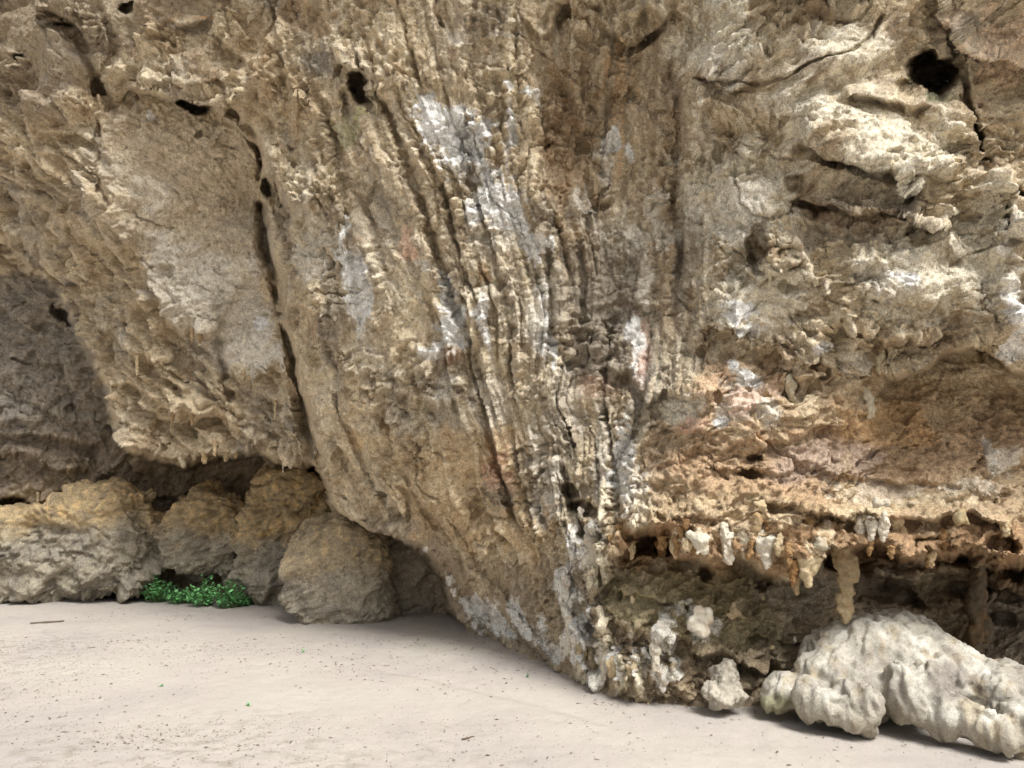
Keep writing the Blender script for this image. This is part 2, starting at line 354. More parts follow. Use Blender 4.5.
ledge([(860, 572), (900, 580), (960, 575), (1030, 590), (1200, 600)], .3, 12, .2, 14); hole(1010, 570, 14, 7, .3, 10)
hole(770, 578, 14, 10, .25); hole(640, 535, 14, 5, .25); hole(655, 552, 24, 7, .35, 5); hole(708, 568, 12, 7, .3, -35)
ledge([(600, 600), (640, 592), (700, 612), (760, 600)], .08, 14, .06, 14); ledge([(600, 618), (630, 625), (655, 640), (700, 640)], .08, 12, .12, 14)
ledge([(690, 650), (720, 655), (760, 672), (790, 668)], .14, 12, .2, 12); hole(758, 642, 8, 7, .18); hole(1000, 622, 14, 10, .2)

foot = [(560, 585, 5, 12), (566, 610, 6, 12), (573, 632, 6, 14), (578, 655, 7, 20), (590, 664, 8, 20), (602, 660, 9, 22), (612, 668, 8, 18), (624, 672, 6, 14), (588, 620, 4, 10), (568, 640, 5, 12), (640, 676, 6, 16), (646, 654, 6, 12), (653, 668, 6, 16), (662, 676, 8, 16),
        (604, 640, 5, 12), (660, 642, 4, 22), (672, 650, 5, 20), (666, 625, 8, 10), (676, 664, 4, 10), (633, 662, 4, 14), (637, 680, 5, 8), (602, 615, 4, 8), (632, 632, 4, 6), (572, 596, 4, 8), (676, 612, 6, 8), (690, 600, 4, 4), (580, 672, 6, 12), (598, 678, 8, 8), (616, 682, 6, 6), (580, 600, 4, 6),
        (592, 548, 12, 22), (572, 545, 6, 14), (600, 505, 7, 14), (580, 512, 4, 8), (592, 575, 8, 14), (582, 640, 5, 12), (702, 626, 13, 14), (695, 615, 6, 8), (592, 530, 8, 10), (566, 568, 5, 14)]
foot2 = [(466, 602, 3, 6), (470, 612, 3, 8), (476, 622, 4, 7), (494, 616, 4, 9), (504, 624, 5, 9), (514, 632, 4, 6), (522, 618, 4, 10), (530, 628, 4, 7), (538, 640, 3, 8), (545, 622, 3, 8), (458, 590, 2.5, 5), (450, 578, 2.5, 5), (488, 604, 3, 7), (555, 650, 4, 9), (478, 598, 3, 5), (430, 552, 3, 4), (548, 645, 3, 8), (498, 634, 3, 6)]
for (u, v, ru, rv) in foot: knob(u, v, ru, rv, .085)
for (u, v, ru, rv) in foot2: knob(u, v, ru*.9, rv*.9, .05, -25)
for _ in range(330):        # popcorn crust along the drip zone and the orange overhang
    u, v = random.choice([(random.gauss(630, 45), random.gauss(640, 26)), (random.gauss(590, 14), random.gauss(545, 45)), (random.gauss(800, 110), random.gauss(520, 20)), (random.gauss(630, 10), random.gauss(470, 30)), (random.gauss(760, 60), random.gauss(600, 25))])
    knob(u, v, random.uniform(1.6, 4), random.uniform(2, 5), random.uniform(.015, .045))
tick('authored')
# --- natural relief, each kind of rock in its own zone
def zone(pts, soft=18): return sstep(soft, -soft, poly_sdf(W, pts))
z_flow = zone([(270, -700), (285, 60), (262, 180), (275, 300), (310, 450), (340, 520), (440, 570), (450, 620), (500, 800), (600, 800), (600, 600), (620, 500), (625, 430), (690, 380), (720, 260), (690, 120), (700, -700)], 22)
z_panel = zone([(100, 110), (180, 105), (240, 120), (260, 160), (262, 250), (285, 370), (225, 372), (215, 335), (175, 318), (150, 280), (120, 230), (98, 190)], 24)
z_diag = zone([(-100, 100), (30, 120), (90, 165), (150, 270), (215, 335), (222, 380), (300, 400), (320, 470), (120, 460), (70, 310), (-100, 200)], 14)
z_back = np.clip(b_l, 0, 1)
z_under = np.clip(b_r, 0, 1)
z_low = zone([(620, 430), (720, 400), (850, 375), (1010, 370), (1800, 400), (1800, 590), (610, 560)], 16)
z_chunk = np.clip(1-z_flow-z_panel-z_diag-z_back-z_under-z_low, 0, 1)

flow_lines = {255: [(250, 0), (268, 100), (285, 200), (310, 320), (335, 420), (390, 520), (450, 590)],
 340: [(340, 0), (372, 100), (425, 200), (462, 320), (485, 430), (530, 550), (590, 690)],
 470: [(470, 0), (480, 100), (505, 200), (535, 320), (545, 440), (565, 540), (605, 640)],
 560: [(560, 0), (560, 200), (565, 400), (585, 520), (615, 600)], 640: [(640, 0), (632, 200), (630, 350), (632, 480), (650, 600)],
 750: [(750, 0), (745, 200), (735, 350), (740, 480)], 950: [(950, 0), (950, 300), (960, 500)], 60: [(60, 0), (60, 200), (70, 400), (120, 600)]}
S_flow = Smooth([p for l in flow_lines.values() for p in l], [s for s, l in flow_lines.items() for _ in l], .05)
Sf = lattice(S_flow)
P1 = at(U, V, Y-relief)
G = P0.reshape(SH+(3,)); dG = np.diff(G, axis=1, prepend=G[:, :1]); arc = np.cumsum(np.hypot(dG[..., 0], dG[..., 1]), 1)
arc -= arc[:, [int(np.argmin(np.abs(GU-512)))]]; arc = arc.ravel()
def blur(A, k):
    A = A.reshape(SH+(-1,)).copy()
    for _ in range(k):
        B = A.copy(); B[1:-1] = (A[:-2]+2*A[1:-1]+A[2:])/4; A = B; B = A.copy(); B[:, 1:-1] = (A[:, :-2]+2*A[:, 1:-1]+A[:, 2:])/4; A = B
    return A.reshape(len(U), -1).squeeze()
rb = blur(np.clip(relief, -.3, .4), 20)
Q = np.stack([arc, P0[:, 1]*.5, P0[:, 2]-.5*rb], 1)           # distance along the rock, depth, height
wp = Q+.10*np.stack([fbm(Q*2.2, 3), fbm(Q*2.2+31, 3), fbm(Q*2.2+57, 3)], 1)+.03*np.stack([fbm(Q*9, 2), fbm(Q*9+31, 2), fbm(Q*9+57, 2)], 1)     # warped rock coordinates
def F2(deg, fx, fz, off, sharp=14., tilt=1.2):
    p = rot(wp, deg); return facets2(np.stack([p[:, 0]*fx+off, p[:, 2]*fz+off*2], 1), sharp, tilt)
fl = np.stack([Sf/30, V/150, Y*.0+3], 1)+.45*np.stack([fbm(Q*2.5+5, 3), fbm(Q*2.5+15, 3), Q[:, 0]*0], 1)+.12*np.stack([fbm(Q*9+5, 3), fbm(Q*9+15, 3), Q[:, 0]*0], 1)
fa = F2(0, 1.6, 1.9, 3); fb = F2(20, 4.2, 6, 13); fc = F2(12, 10, 15, 23, 12); fd = F2(8, 22, 32, 43, 11)
fl2 = np.stack([Sf, V], 1)+np.stack([16*fbm(Q*1.3+5, 2)+5*fbm(Q*6+5, 3), 30*fbm(Q*1.3+35, 2)], 1)
patchy = lambda f, o_: .35+1.3*sstep(-.15, .3, fbm(Q*f+o_, 3))
flow = .05*fbm(fl, 3, .6)+.065*facets2(fl2/np.array([34, 420])+7, 16, 1.6)+.04*facets2(fl2/np.array([14, 200])+17, 16, 1.6)+.05*F2(-14, 2.2, 2.6, 71, 18, 1.4)
Sw = Sf+7*fbm(Q*1.6+5, 2)+2.5*fbm(Q*7+15, 2)
for k, (s_, w_, d_) in enumerate(((272, 2.2, .05), (296, 1.8, .05), (318, 2.5, .07), (352, 2, .06), (372, 1.6, .05), (396, 2.6, .08), (424, 1.8, .05), (446, 2.4, .07), (488, 2.2, .06), (512, 1.6, .05), (540, 2.4, .07), (584, 2.2, .06), (612, 1.8, .05), (660, 2.4, .06), (690, 1.8, .05))):
    md = sstep(-.12, .15, perlin(np.stack([Sf/60+k*3.1, V/90, Q[:, 0]*0], 1)))      # long seams between the draped sheets
    flow = flow-d_*np.exp(-((Sw-s_)/w_)**2)*md+.5*d_*np.exp(-((Sw-s_-w_*3)/(w_*2))**2)*md
flow_s = .018*facets2(fl2/np.array([6, 45])+27, 14, 1.5)+(.055*fb+.05*fc+.022*fd)*patchy(1.6, 81)
chunk = .17*F2(10, .95, 1.25, 91, 14, 1.8)+.10*F2(-24, 1.7, 2.6, 3, 16, 1.6)
chunk_s = (.09*fb+.06*fc+.03*fd)*patchy(1.4, 11)
sd = F2(-48, 1.9, 5.0, 8); se = F2(-38, 4, 11, 18, 14)
diag = .19*sd+.05*fbm(rot(wp, -45)*np.array([2, 3, 6])+70, 3); diag_s = .11*se+.045*fc+.02*fd
back = .13*F2(0, 1.7, 3.5, 28, 16); back_s = .07*fb+.045*fc+.018*fd
pan = .10*F2(-30, 1.3, 1.1, 19, 22, 1.5)+.04*F2(15, 3, 3.4, 29, 20, 1.5); pan_s = .022*fbm(wp*6+33, 3)+.016*fc+.03*fb+.010*fd-.03*sstep(.35, .5, fbm(wp*np.array([14, 14, 16])+5, 2))
low = .08*F2(6, 1.5, 3, 37, 16, 1.5)+.07*fbm(wp*np.array([2.5, 3, 5])+44, 4); low_s = .05*fb+.045*fc+.022*fd
under = .08*fbm(wp*4+64, 4); under_s = .08*fb+.05*fc+.02*fd-.10*sstep(.28, .45, fbm(wp*np.array([6, 6, 8])+15, 2))
big = z_flow*flow+z_chunk*chunk+z_diag*diag+z_back*back+z_panel*pan+z_low*low+z_under*under
small = z_flow*flow_s+z_chunk*chunk_s+z_diag*diag_s+z_back*back_s+z_panel*pan_s+z_low*low_s+z_under*under_s
rmask = .5+.9*sstep(-.2, .3, fbm(Q*2.1+7, 3))
fine = rmask*(.012*facets2(np.stack([wp[:, 0]*34, wp[:, 2]*46], 1), 10, 1.3))
for fq, wd, dp, o_ in ((1.3, .022, .06, 5), (2.7, .03, .035, 15), (5.5, .045, .018, 25)):       # natural fracture lines
    c_ = perlin(wp*np.array([1, .6, 1.25])*fq+o_); fine = fine-dp*np.exp(-(c_/wd)**2)*sstep(.0, .25, perlin(Q*1.7+o_))
pits = sstep(.40, .58, fbm(wp*17+77, 2))*.035*(1-z_flow*.5)

tick('natural')
def grid_normals(P):
    G = P.reshape(SH+(3,)); du = np.gradient(G, axis=1); dv = np.gradient(G, axis=0)
    n = np.cross(dv, du).reshape(-1, 3); n /= np.linalg.norm(n, axis=1)[:, None]+1e-9
    return n
def facing(P, lo=.05, hi=.5):
    n = grid_normals(blur(P, 3)); vd = P-CAM; vd = vd/np.linalg.norm(vd, axis=1)[:, None]; return sstep(lo, hi, np.abs((n*vd).sum(1)))
big *= 1-.85*np.exp(-(((U-937)**2+(V-66)**2)/48**2))
N = grid_normals(blur(P1, 60)); N[N[:, 1] > 0] *= -1
OUT = np.array([0, -.55, -.12])
Pa = P1+(N*.5+OUT)*(big*(.2+.8*facing(P1)))[:, None]
Nb = grid_normals(blur(Pa, 14)); Nb[Nb[:, 1] > .3] *= -1
P2 = Pa+(Nb*.55+OUT*.8)*(small*(.08+.92*facing(Pa)))[:, None]
W3d = P2+.03*np.stack([fbm(P2*9, 2), fbm(P2*9+31, 2), fbm(P2*9+57, 2)], 1)
fine = fine+rmask*(.018*fbm(W3d*24, 4, .75)+.010*(ridged(W3d*np.array([26, 26, 40])+12, 2)-.4))
N2 = grid_normals(blur(P2, 1)); N2[N2[:, 1] > .6] *= -1
P2 = P2+N2*((fine-pits)*(1-.1*z_panel)*(.3+.7*facing(P2, 0, .35)))[:, None]
P2 = P2*1.0; dv_ = (P2-CAM)/np.linalg.norm(P2-CAM, axis=1)[:, None]; P2 = P2+dv_*(pit*(.85+.5*fbm(Q*8, 2)))[:, None]
print('cliff relief done')

# --- colour of the stone (stains, crusts, algae), some shade and highlights painted in
def srgb(*c): return np.array([((x/255+.055)/1.055)**2.4 if x/255 > .04 else x/255/12.92 for x in c])
def mix(A, c, w): return A*(1-w[:, None])+np.asarray(c)*w[:, None]
tan, grey, brown, orange = srgb(170, 151, 120), srgb(148, 138, 124), srgb(138, 112, 80), srgb(186, 126, 66)
cream, white, dgrey, olive, pink, rust = srgb(205, 188, 155), srgb(232, 229, 226), srgb(98, 94, 90), srgb(120, 114, 74), srgb(190, 150, 130), srgb(150, 92, 48)
nL = fbm(Q*1.1+100, 4); nM = fbm(wp*4.5+200, 4); nS = fbm(wp*16+300, 3)
col = np.tile(tan, (len(U), 1))
col = mix(col, grey, sstep(-.1, .35, nL+nM*.4)*.7); col = mix(col, brown, sstep(.0, .35, nM-nL*.3)*.55); col = mix(col, cream, sstep(.05, .4, fbm(wp*6+400, 3))*.45)
lst = fbm(np.stack([fl2[:, 0]/6, fl2[:, 1]/85, Q[:, 0]*0], 1)+3, 3); lst2 = fbm(np.stack([fl2[:, 0]/11, fl2[:, 1]/150, Q[:, 0]*0], 1)+33, 3)
streak = fbm(fl*np.array([3, .9, 1])+500, 4); streak2 = fbm(fl*np.array([6, 1.4, 1])+600, 4)
col = mix(col, cream, z_flow*sstep(.0, .3, streak)*.55); col = mix(col, srgb(122, 106, 84), z_flow*sstep(.05, .32, -streak)*.5)
col = mix(col, srgb(196, 184, 160), z_flow*sstep(.02, .3, lst)*.6); col = mix(col, srgb(104, 90, 72), z_flow*sstep(.04, .3, -lst2)*.38)
col = mix(col, srgb(120, 92, 60), z_chunk*sstep(.08, .3, fbm(wp*2.6+700, 4))*.6); col = mix(col, srgb(192, 178, 150), z_chunk*sstep(.05, .3, fbm(wp*3.3+800, 4))*.5)  # brown mottling stands in for shaded undersides, cream for lit facets
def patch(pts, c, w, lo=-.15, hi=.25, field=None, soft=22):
    """colour patch with a drawn extent and a ragged natural edge"""
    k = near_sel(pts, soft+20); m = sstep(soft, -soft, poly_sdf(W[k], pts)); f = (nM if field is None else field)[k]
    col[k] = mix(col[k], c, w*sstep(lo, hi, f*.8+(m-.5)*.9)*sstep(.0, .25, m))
def blob(u, v, ru, rv, c, w, rot_=0, lo=-.12, hi=.12, field=None):
    k = near_sel([(u, v)], 2*max(ru, rv)+20); cc, ss = math.cos(math.radians(rot_)), math.sin(math.radians(rot_)); x = W[k, 0]-u; y = W[k, 1]-v
    r = np.sqrt(((x*cc+y*ss)/ru)**2+((-x*ss+y*cc)/rv)**2); f = nS[k]*.7+nM[k]*.6 if field is None else field[k]
    col[k] = mix(col[k], c, w*sstep(lo, hi, (1-r)*.55+f*.9)*sstep(1.9, 1.0, r))
tick('colbase')
# zones
patch([(-700, 180), (60, 280), (115, 400), (120, 470), (-100, 520), (-700, 600)], srgb(104, 98, 92), .75)  # grey darkened in the colour to deepen the shade of the left recess
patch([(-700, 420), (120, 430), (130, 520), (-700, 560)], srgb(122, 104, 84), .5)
patch([(-700, -700), (200, -700), (240, 0), (100, 60), (60, 120), (-700, 120)], srgb(122, 108, 90), .6)
patch([(120, 450), (330, 460), (330, 540), (120, 520)], srgb(104, 84, 60), .7)  # darker brown across the recess below the left lip
patch([(98, 110), (250, 110), (262, 260), (280, 370), (215, 360), (160, 300), (100, 200)], srgb(164, 150, 130), .45)
patch([(140, 230), (200, 240), (270, 290), (280, 370), (225, 370), (150, 300)], srgb(174, 168, 158), .5)
patch([(530, 50), (600, 50), (600, 250), (560, 260), (540, 150)], srgb(134, 108, 76), .6, field=streak)
patch([(640, 20), (690, 20), (690, 330), (655, 360)], srgb(138, 116, 88), .6, field=streak)
patch([(560, 250), (650, 230), (640, 400), (620, 380), (560, 380)], srgb(108, 98, 88), .55, field=streak)
patch([(690, 380), (730, 350), (800, 360), (860, 380), (1000, 380), (1800, 380), (1800, 560), (600, 560), (620, 470)], srgb(154, 126, 90), .6)
patch([(640, 450), (760, 430), (900, 420), (1030, 400), (1030, 470), (900, 500), (700, 500)], srgb(150, 116, 82), .5, .0, .3)
patch([(840, 410), (900, 400), (940, 430), (910, 450), (850, 440)], srgb(172, 134, 82), .6)
patch([(780, 440), (900, 450), (880, 480), (760, 480)], srgb(140, 122, 112), .6)
patch([(620, 520), (1800, 540), (1800, 580), (620, 570)], srgb(138, 102, 64), .7)
patch([(600, 570), (760, 575), (790, 650), (700, 650), (600, 620)], srgb(128, 116, 74), .65)
patch([(850, 570), (1030, 580), (1030, 650), (860, 640)], srgb(98, 80, 58), .6)  # darker brown across the recess below the right lip
patch([(980, 600), (1700, 600), (1700, 760), (980, 700)], srgb(128, 118, 104), .7)
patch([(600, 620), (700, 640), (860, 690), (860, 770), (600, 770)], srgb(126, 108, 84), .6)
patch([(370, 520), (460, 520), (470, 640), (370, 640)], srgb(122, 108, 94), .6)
patch([(430, 560), (600, 560), (600, 700), (560, 690), (450, 620)], srgb(134, 116, 92), .6, field=streak)
patch([(350, 430), (560, 430), (540, 560), (420, 540)], srgb(176, 146, 100), .45)
patch([(270, 50), (340, 80), (320, 130), (250, 110)], srgb(146, 118, 78), .35); blob(305, 18, 26, 16, srgb(136, 108, 72), .6, 10); blob(318, 60, 18, 12, dgrey, .55)
blob(195, 28, 24, 6, dgrey, .6, 10); blob(205, 20, 12, 3, orange, .6); blob(120, 200, 12, 6, cream, .4)
blob(165, 18, 22, 20, brown, .25); blob(185, 55, 30, 10, brown, .5, 30); blob(560, 130, 20, 50, srgb(130, 102, 70), .5)
blob(480, 272, 10, 10, srgb(140, 106, 66), .7); blob(620, 303, 12, 4, rust, .6); blob(445, 357, 14, 8, srgb(130, 92, 64), .6); blob(618, 100, 16, 60, srgb(178, 140, 92), .5, field=streak)
blob(1010, 40, 40, 30, srgb(204, 176, 146), .7); blob(735, 395, 40, 30, srgb(196, 158, 124), .5, -20); blob(600, 385, 16, 12, pink, .4); blob(640, 350, 10, 30, srgb(186, 140, 118), .6, field=streak)
blob(345, 130, 14, 14, srgb(120, 124, 80), .5); blob(935, 96, 22, 8, srgb(118, 122, 90), .7); blob(358, 115, 8, 6, srgb(190, 186, 120), .5)
for u, v, ru, rv in ((740, 190, 60, 60), (720, 40, 40, 40), (800, 110, 40, 30), (840, 50, 40, 30), (890, 150, 60, 40), (735, 30, 18, 40), (910, 280, 60, 40), (680, 410, 26, 14), (980, 250, 30, 60), (760, 300, 60, 30)):
    blob(u, v, ru, rv, srgb(204, 194, 172), .75)  # pale patches paint in the highlights of the right mass
# grey-black algae streaks down the drapery
for u, v, ru, rv, a in ((548, 300, 14, 60, 5), (605, 300, 30, 60, 0), (640, 400, 12, 40, 10), (495, 20, 30, 12, 0), (470, 170, 12, 20, 0), (545, 215, 12, 20, 0), (500, 495, 20, 12, 10), (325, 60, 18, 16, 0), (560, 440, 20, 60, 5), (600, 450, 10, 60, 0), (530, 480, 10, 40, -15),
                        (650, 330, 10, 60, 0), (575, 560, 10, 60, -8), (740, 270, 14, 26, 0), (690, 250, 14, 60, 0), (380, 200, 10, 60, -15), (330, 330, 8, 80, -6)):
    blob(u, v, ru, rv, srgb(112, 104, 94), .5, a, field=streak2*.9)
# chalk-white mineral crust
for u, v, ru, rv, a, w in ((432, 118, 13, 22, -25, 1), (450, 115, 16, 12, 0, .9), (455, 135, 24, 22, -20, 1), (456, 162, 13, 18, 5, 1), (480, 130, 12, 6, -20, .9), (428, 108, 5, 12, -30, .9), (512, 88, 6, 6, 20, 1), (527, 94, 9, 4, 15, .9), (508, 120, 4, 22, 0, .9), (536, 100, 5, 9, 0, .6),
    (488, 190, 10, 28, -20, .9), (505, 205, 14, 26, -15, .85), (522, 225, 8, 26, -8, 1), (530, 248, 9, 14, 0, .9), (545, 245, 5, 6, 0, .9), (478, 208, 10, 14, 0, .8), (500, 240, 22, 10, 0, .5), (456, 40, 7, 5, 0, .7), (498, 35, 20, 3, 5, .4),
    (612, 145, 8, 12, 0, .9), (630, 158, 6, 8, 0, 1), (606, 175, 5, 20, 0, .6), (580, 205, 8, 12, 0, .7), (600, 225, 22, 14, 0, .5), (655, 215, 6, 20, 0, .6), (665, 230, 8, 14, 0, .5), (635, 240, 10, 16, 0, .5),
    (352, 268, 10, 22, -15, .9), (345, 240, 5, 18, 0, .8), (360, 300, 10, 22, 0, .8), (315, 245, 10, 24, 0, .55), (308, 260, 12, 22, 0, .5), (332, 235, 8, 10, 0, .5),
    (443, 292, 6, 14, 0, 1), (452, 325, 13, 22, -5, 1), (462, 343, 7, 10, 0, 1), (425, 355, 10, 8, 20, .8), (448, 385, 8, 14, 0, .6), (425, 265, 10, 5, 0, .7), (485, 320, 4, 28, -5, .8), (545, 285, 8, 8, 0, .7), (540, 330, 5, 30, 0, .8), (535, 320, 6, 24, 0, .7), (548, 350, 4, 20, -5, .8),
    (630, 330, 6, 10, 0, .9), (636, 355, 7, 26, -5, .8), (632, 400, 5, 16, 0, .4), (645, 290, 5, 20, 0, .5), (490, 400, 14, 30, 0, .35), (560, 400, 20, 30, 0, .3), (535, 445, 6, 26, -8, .6), (555, 480, 7, 30, -5, .6), (540, 500, 6, 18, -10, .5), (600, 455, 6, 40, 0, .35),
    (625, 470, 10, 34, 0, .8), (636, 490, 12, 26, 0, .6), (588, 548, 14, 20, 0, .8), (570, 560, 8, 20, 0, .6), (480, 610, 5, 20, -10, .8), (500, 620, 6, 16, -30, .8), (525, 620, 5, 18, -25, .8), (470, 605, 6, 8, 0, .8), (545, 635, 5, 18, -20, .7),
    (730, 65, 14, 16, 0, .5), (712, 60, 8, 30, 0, .5), (700, 130, 8, 18, 0, .5), (735, 215, 30, 26, 0, .6), (755, 190, 20, 10, 0, .4), (740, 310, 14, 7, 0, .8), (755, 330, 14, 6, 0, .8), (745, 372, 16, 5, 20, 1), (752, 382, 10, 7, 0, 1), (742, 400, 26, 16, 0, .75), (722, 424, 5, 7, 30, .9), (765, 410, 10, 10, 0, .6), (885, 285, 26, 16, 0, .6), (896, 280, 9, 7, 0, .9),
    (1012, 305, 8, 20, 0, .8), (1008, 345, 9, 16, 20, .85), (1004, 240, 5, 16, 0, .7), (1012, 280, 7, 12, 0, .6), (988, 460, 5, 20, 0, .7), (1002, 465, 12, 12, 0, .5), (820, 350, 10, 7, 0, .8), (850, 365, 14, 8, 0, .5), (880, 490, 40, 8, 0, .35), (960, 490, 26, 6, 0, .4), (690, 405, 16, 12, 0, .6),
    (200, 285, 26, 16, 0, .45), (225, 270, 30, 12, 0, .35), (260, 350, 14, 20, 0, .5), (258, 325, 8, 4, 0, .8), (230, 345, 10, 8, 0, .4), (150, 195, 20, 14, 0, .4), (175, 240, 16, 10, 0, .4), (148, 115, 2, 5, 10, .8), (128, 332, 5, 8, 0, .5), (300, 210, 8, 20, 0, .3)):
    blob(u, v, ru*1.22, rv*1.22, white if w > .75 else srgb(194, 186, 172), min(1, w*1.15), a, -.08, .16, field=nS*.6+nM*.3+z_flow*lst*.35)
for u, v, ru, rv, a in ((640, 365, 6, 14, 0), (745, 400, 26, 14, 0), (700, 430, 18, 10, 0), (500, 470, 12, 24, 0), (410, 240, 10, 20, 0)):
    blob(u, v, ru, rv, srgb(206, 160, 134), .5, a)
for (u, v, ru, rv) in ((690, 540, 20, 12), (735, 530, 26, 14), (765, 545, 14, 14), (790, 520, 20, 8), (820, 540, 14, 10), (870, 512, 26, 10), (800, 560, 10, 12), (850, 490, 10, 12), (900, 500, 30, 6), (640, 510, 14, 18), (870, 400, 12, 10), (700, 620, 16, 16), (740, 610, 10, 8), (940, 500, 40, 6), (800, 400, 16, 20)):
    blob(u, v, ru, rv, srgb(186, 168, 136), .6, 0, .0, .2)
for (u, v, ru, rv) in foot: blob(u, v, ru*1.1, rv*1.1, random.choice([srgb(232, 228, 222), srgb(222, 216, 204), srgb(196, 184, 158)]), 1, 0, -.05, .1)
for (u, v, ru, rv) in foot2: blob(u, v, ru*1.1, rv*1.1, srgb(230, 226, 220), 1, -25, -.05, .1)
col *= np.clip(1+nS*.22+nM*.14, .6, 1.4)[:, None]
lum = col@np.array([.25, .6, .15]); col = (col*.78+lum[:, None]*.22)*np.array([1.0, .995, .95])*1.6; mx_ = col.max(1); col = np.clip(col*(np.minimum(mx_, .55+.31*np.tanh((mx_-.55).clip(0)/.33))/mx_)[:, None], .01, .85)

tick('colour')
idx = np.arange(SH[0]*SH[1]).reshape(SH)
Fq = np.stack([idx[:-1, :-1].ravel(), idx[1:, :-1].ravel(), idx[1:, 1:].ravel(), idx[:-1, 1:].ravel()], 1)
Fq = Fq[(P2[Fq, 2].max(1) > -.25)]
use = np.unique(Fq); remap = np.zeros(len(P2), int); remap[use] = np.arange(len(use))
cliff = tag(empty('rock_cliff', (0, 6, 0)), 'towering overhanging limestone cliff of tan, orange and white stained rock rising from the sand', 'cliff')
rock_face = np_mesh('rock_face', P2[use], remap[Fq], MR, cliff, col[use])
del_list = None

tick('cliff built')
# ------------------------------------------------------------------ lumpy solids (boulders, stalactites) by union and voxel remesh
def ellipsoid(bm, c, r, rotm=None, seg=16):
    g = bmesh.ops.create_uvsphere(bm, u_segments=seg, v_segments=seg//2+2, radius=1)['verts']
    for v in g:
        p = Vector((v.co.x*r[0], v.co.y*r[1], v.co.z*r[2]))
        if rotm is not None: p = rotm@p
        v.co = p+Vector(c)
def tube(bm, pts, rad, seg=12):
    rings = []
    for p, r in zip(pts, rad):
        rings.append([bm.verts.new((p[0]+r*math.cos(2*math.pi*k/seg), p[1]+r*math.sin(2*math.pi*k/seg), p[2])) for k in range(seg)])
    for a, b in zip(rings, rings[1:]):
        for k in range(seg): bm.faces.new((a[k], a[(k+1) % seg], b[(k+1) % seg], b[k]))
    bm.faces.new(rings[0]); bm.faces.new(rings[-1][::-1])
def solid(bm, voxel, smooth_it=4):
    bmesh.ops.recalc_face_normals(bm, faces=bm.faces)
    me = bpy.data.meshes.new('tmp'); bm.to_mesh(me); bm.free(); o = bpy.data.objects.new('tmp', me); C.objects.link(o)
    m = o.modifiers.new('r', 'REMESH'); m.mode = 'VOXEL'; m.voxel_size = voxel
    s = o.modifiers.new('s', 'SMOOTH'); s.iterations = smooth_it; s.factor = .5
    dg = bpy.context.evaluated_depsgraph_get(); ev = o.evaluated_get(dg); m2 = ev.to_mesh(); m2.calc_loop_triangles()
    n = len(m2.vertices); P = np.zeros(n*3, F32); m2.vertices.foreach_get('co', P); Nn = np.zeros(n*3, F32); m2.vertices.foreach_get('normal', Nn)
    T = np.zeros(len(m2.loop_triangles)*3, np.int32); m2.loop_triangles.foreach_get('vertices', T)
    ev.to_mesh_clear(); bpy.data.objects.remove(o); bpy.data.meshes.remove(me)
    return P.reshape(-1, 3).astype(float), Nn.reshape(-1, 3).astype(float), T.reshape(-1, 3)
def tri_normals(P, T):
    fn = np.cross(P[T[:, 1]]-P[T[:, 0]], P[T[:, 2]]-P[T[:, 0]]); n = np.zeros_like(P)
    for k in range(3): np.add.at(n, T[:, k], fn)
    return n/(np.linalg.norm(n, axis=1)[:, None]+1e-12)

def slab_hull(pts, Y0, thick, lean=0., back=None):
    """closed boulder: traced front outline at distance Y0, swelling toward the viewer, its back thick metres behind"""
    bm = bmesh.new(); P = np.array(pts, float); c = P.mean(0)
    for k, (sc, dy) in enumerate(((1, 0.), (.95, -.5), (.82, -.85), (.5, -1.), (.98, .5), (.8, 1.))):
        Q = c+(P-c)*sc
        for (u, v) in Q:
            p = at(u, v, Y0)
            bm.verts.new((p[0]*(Y0+dy*thick)/Y0 if dy > 0 else p[0], p[1]+dy*thick*.5, p[2]))
    bmesh.ops.convex_hull(bm, input=list(bm.verts))
    loose = [v for v in bm.verts if not v.link_faces]
    bmesh.ops.delete(bm, geom=loose, context='VERTS')
    return bm
def boulder(name, bm, voxel, label, amp=1., lay=-12, colf=None, mat=MR, cat='boulder', group=None, strat=1.):
    P, Nn, T = solid(bm, voxel, 2)
    w = P+.06*np.stack([fbm(P*4, 3), fbm(P*4+31, 3), fbm(P*4+57, 3)], 1)
    a, _ = facets(w*np.array([1.6, 2, 1.9])+5, 30, 2.0); b, _ = facets(rot(w, lay)*np.array([3.5, 5, 9])+9, 20, 1.5); c, _ = facets(rot(w, lay)*np.array([11, 12, 26])+2, 9, 1.1)
    e_, _ = facets(w*np.array([24, 24, 46])+2, 9, 1.1); g_ = ridged(rot(w, lay)*np.array([5, 6, 22])+3, 4)-.4
    rm = .4+1.2*sstep(-.2, .3, fbm(w*2+4, 2))
    d = amp*(.13*a+strat*(.05*b+rm*(.055*c+.022*e_-.02*g_))+.03*fbm(w*8, 4))
    P2_ = P+(Nn*.85+np.array([0, -.1, -.1]))*d[:, None]
    n2 = tri_normals(P2_, T); P2_ = P2_+n2*(.024*fbm(w*25, 3, .7)*amp)[:, None]
    base = np.array([P2_[:, 0].mean(), P2_[:, 1].mean(), 0])
    o = np_mesh(name, P2_-base, T, mat, None, np.clip(colf(P2_, w)*np.array([.97, 1, .95])*1.5, .01, .8)); o.location = base
    tag(o, label, cat, group); return o
def px_of(P):
    x = P[:, 0]-CAM[0]; y = P[:, 1]-CAM[1]; z = P[:, 2]-CAM[2]
    f = y*cp+z*sp; w = -y*sp+z*cp; return 512+FOC*x/f, 384-FOC*w/f
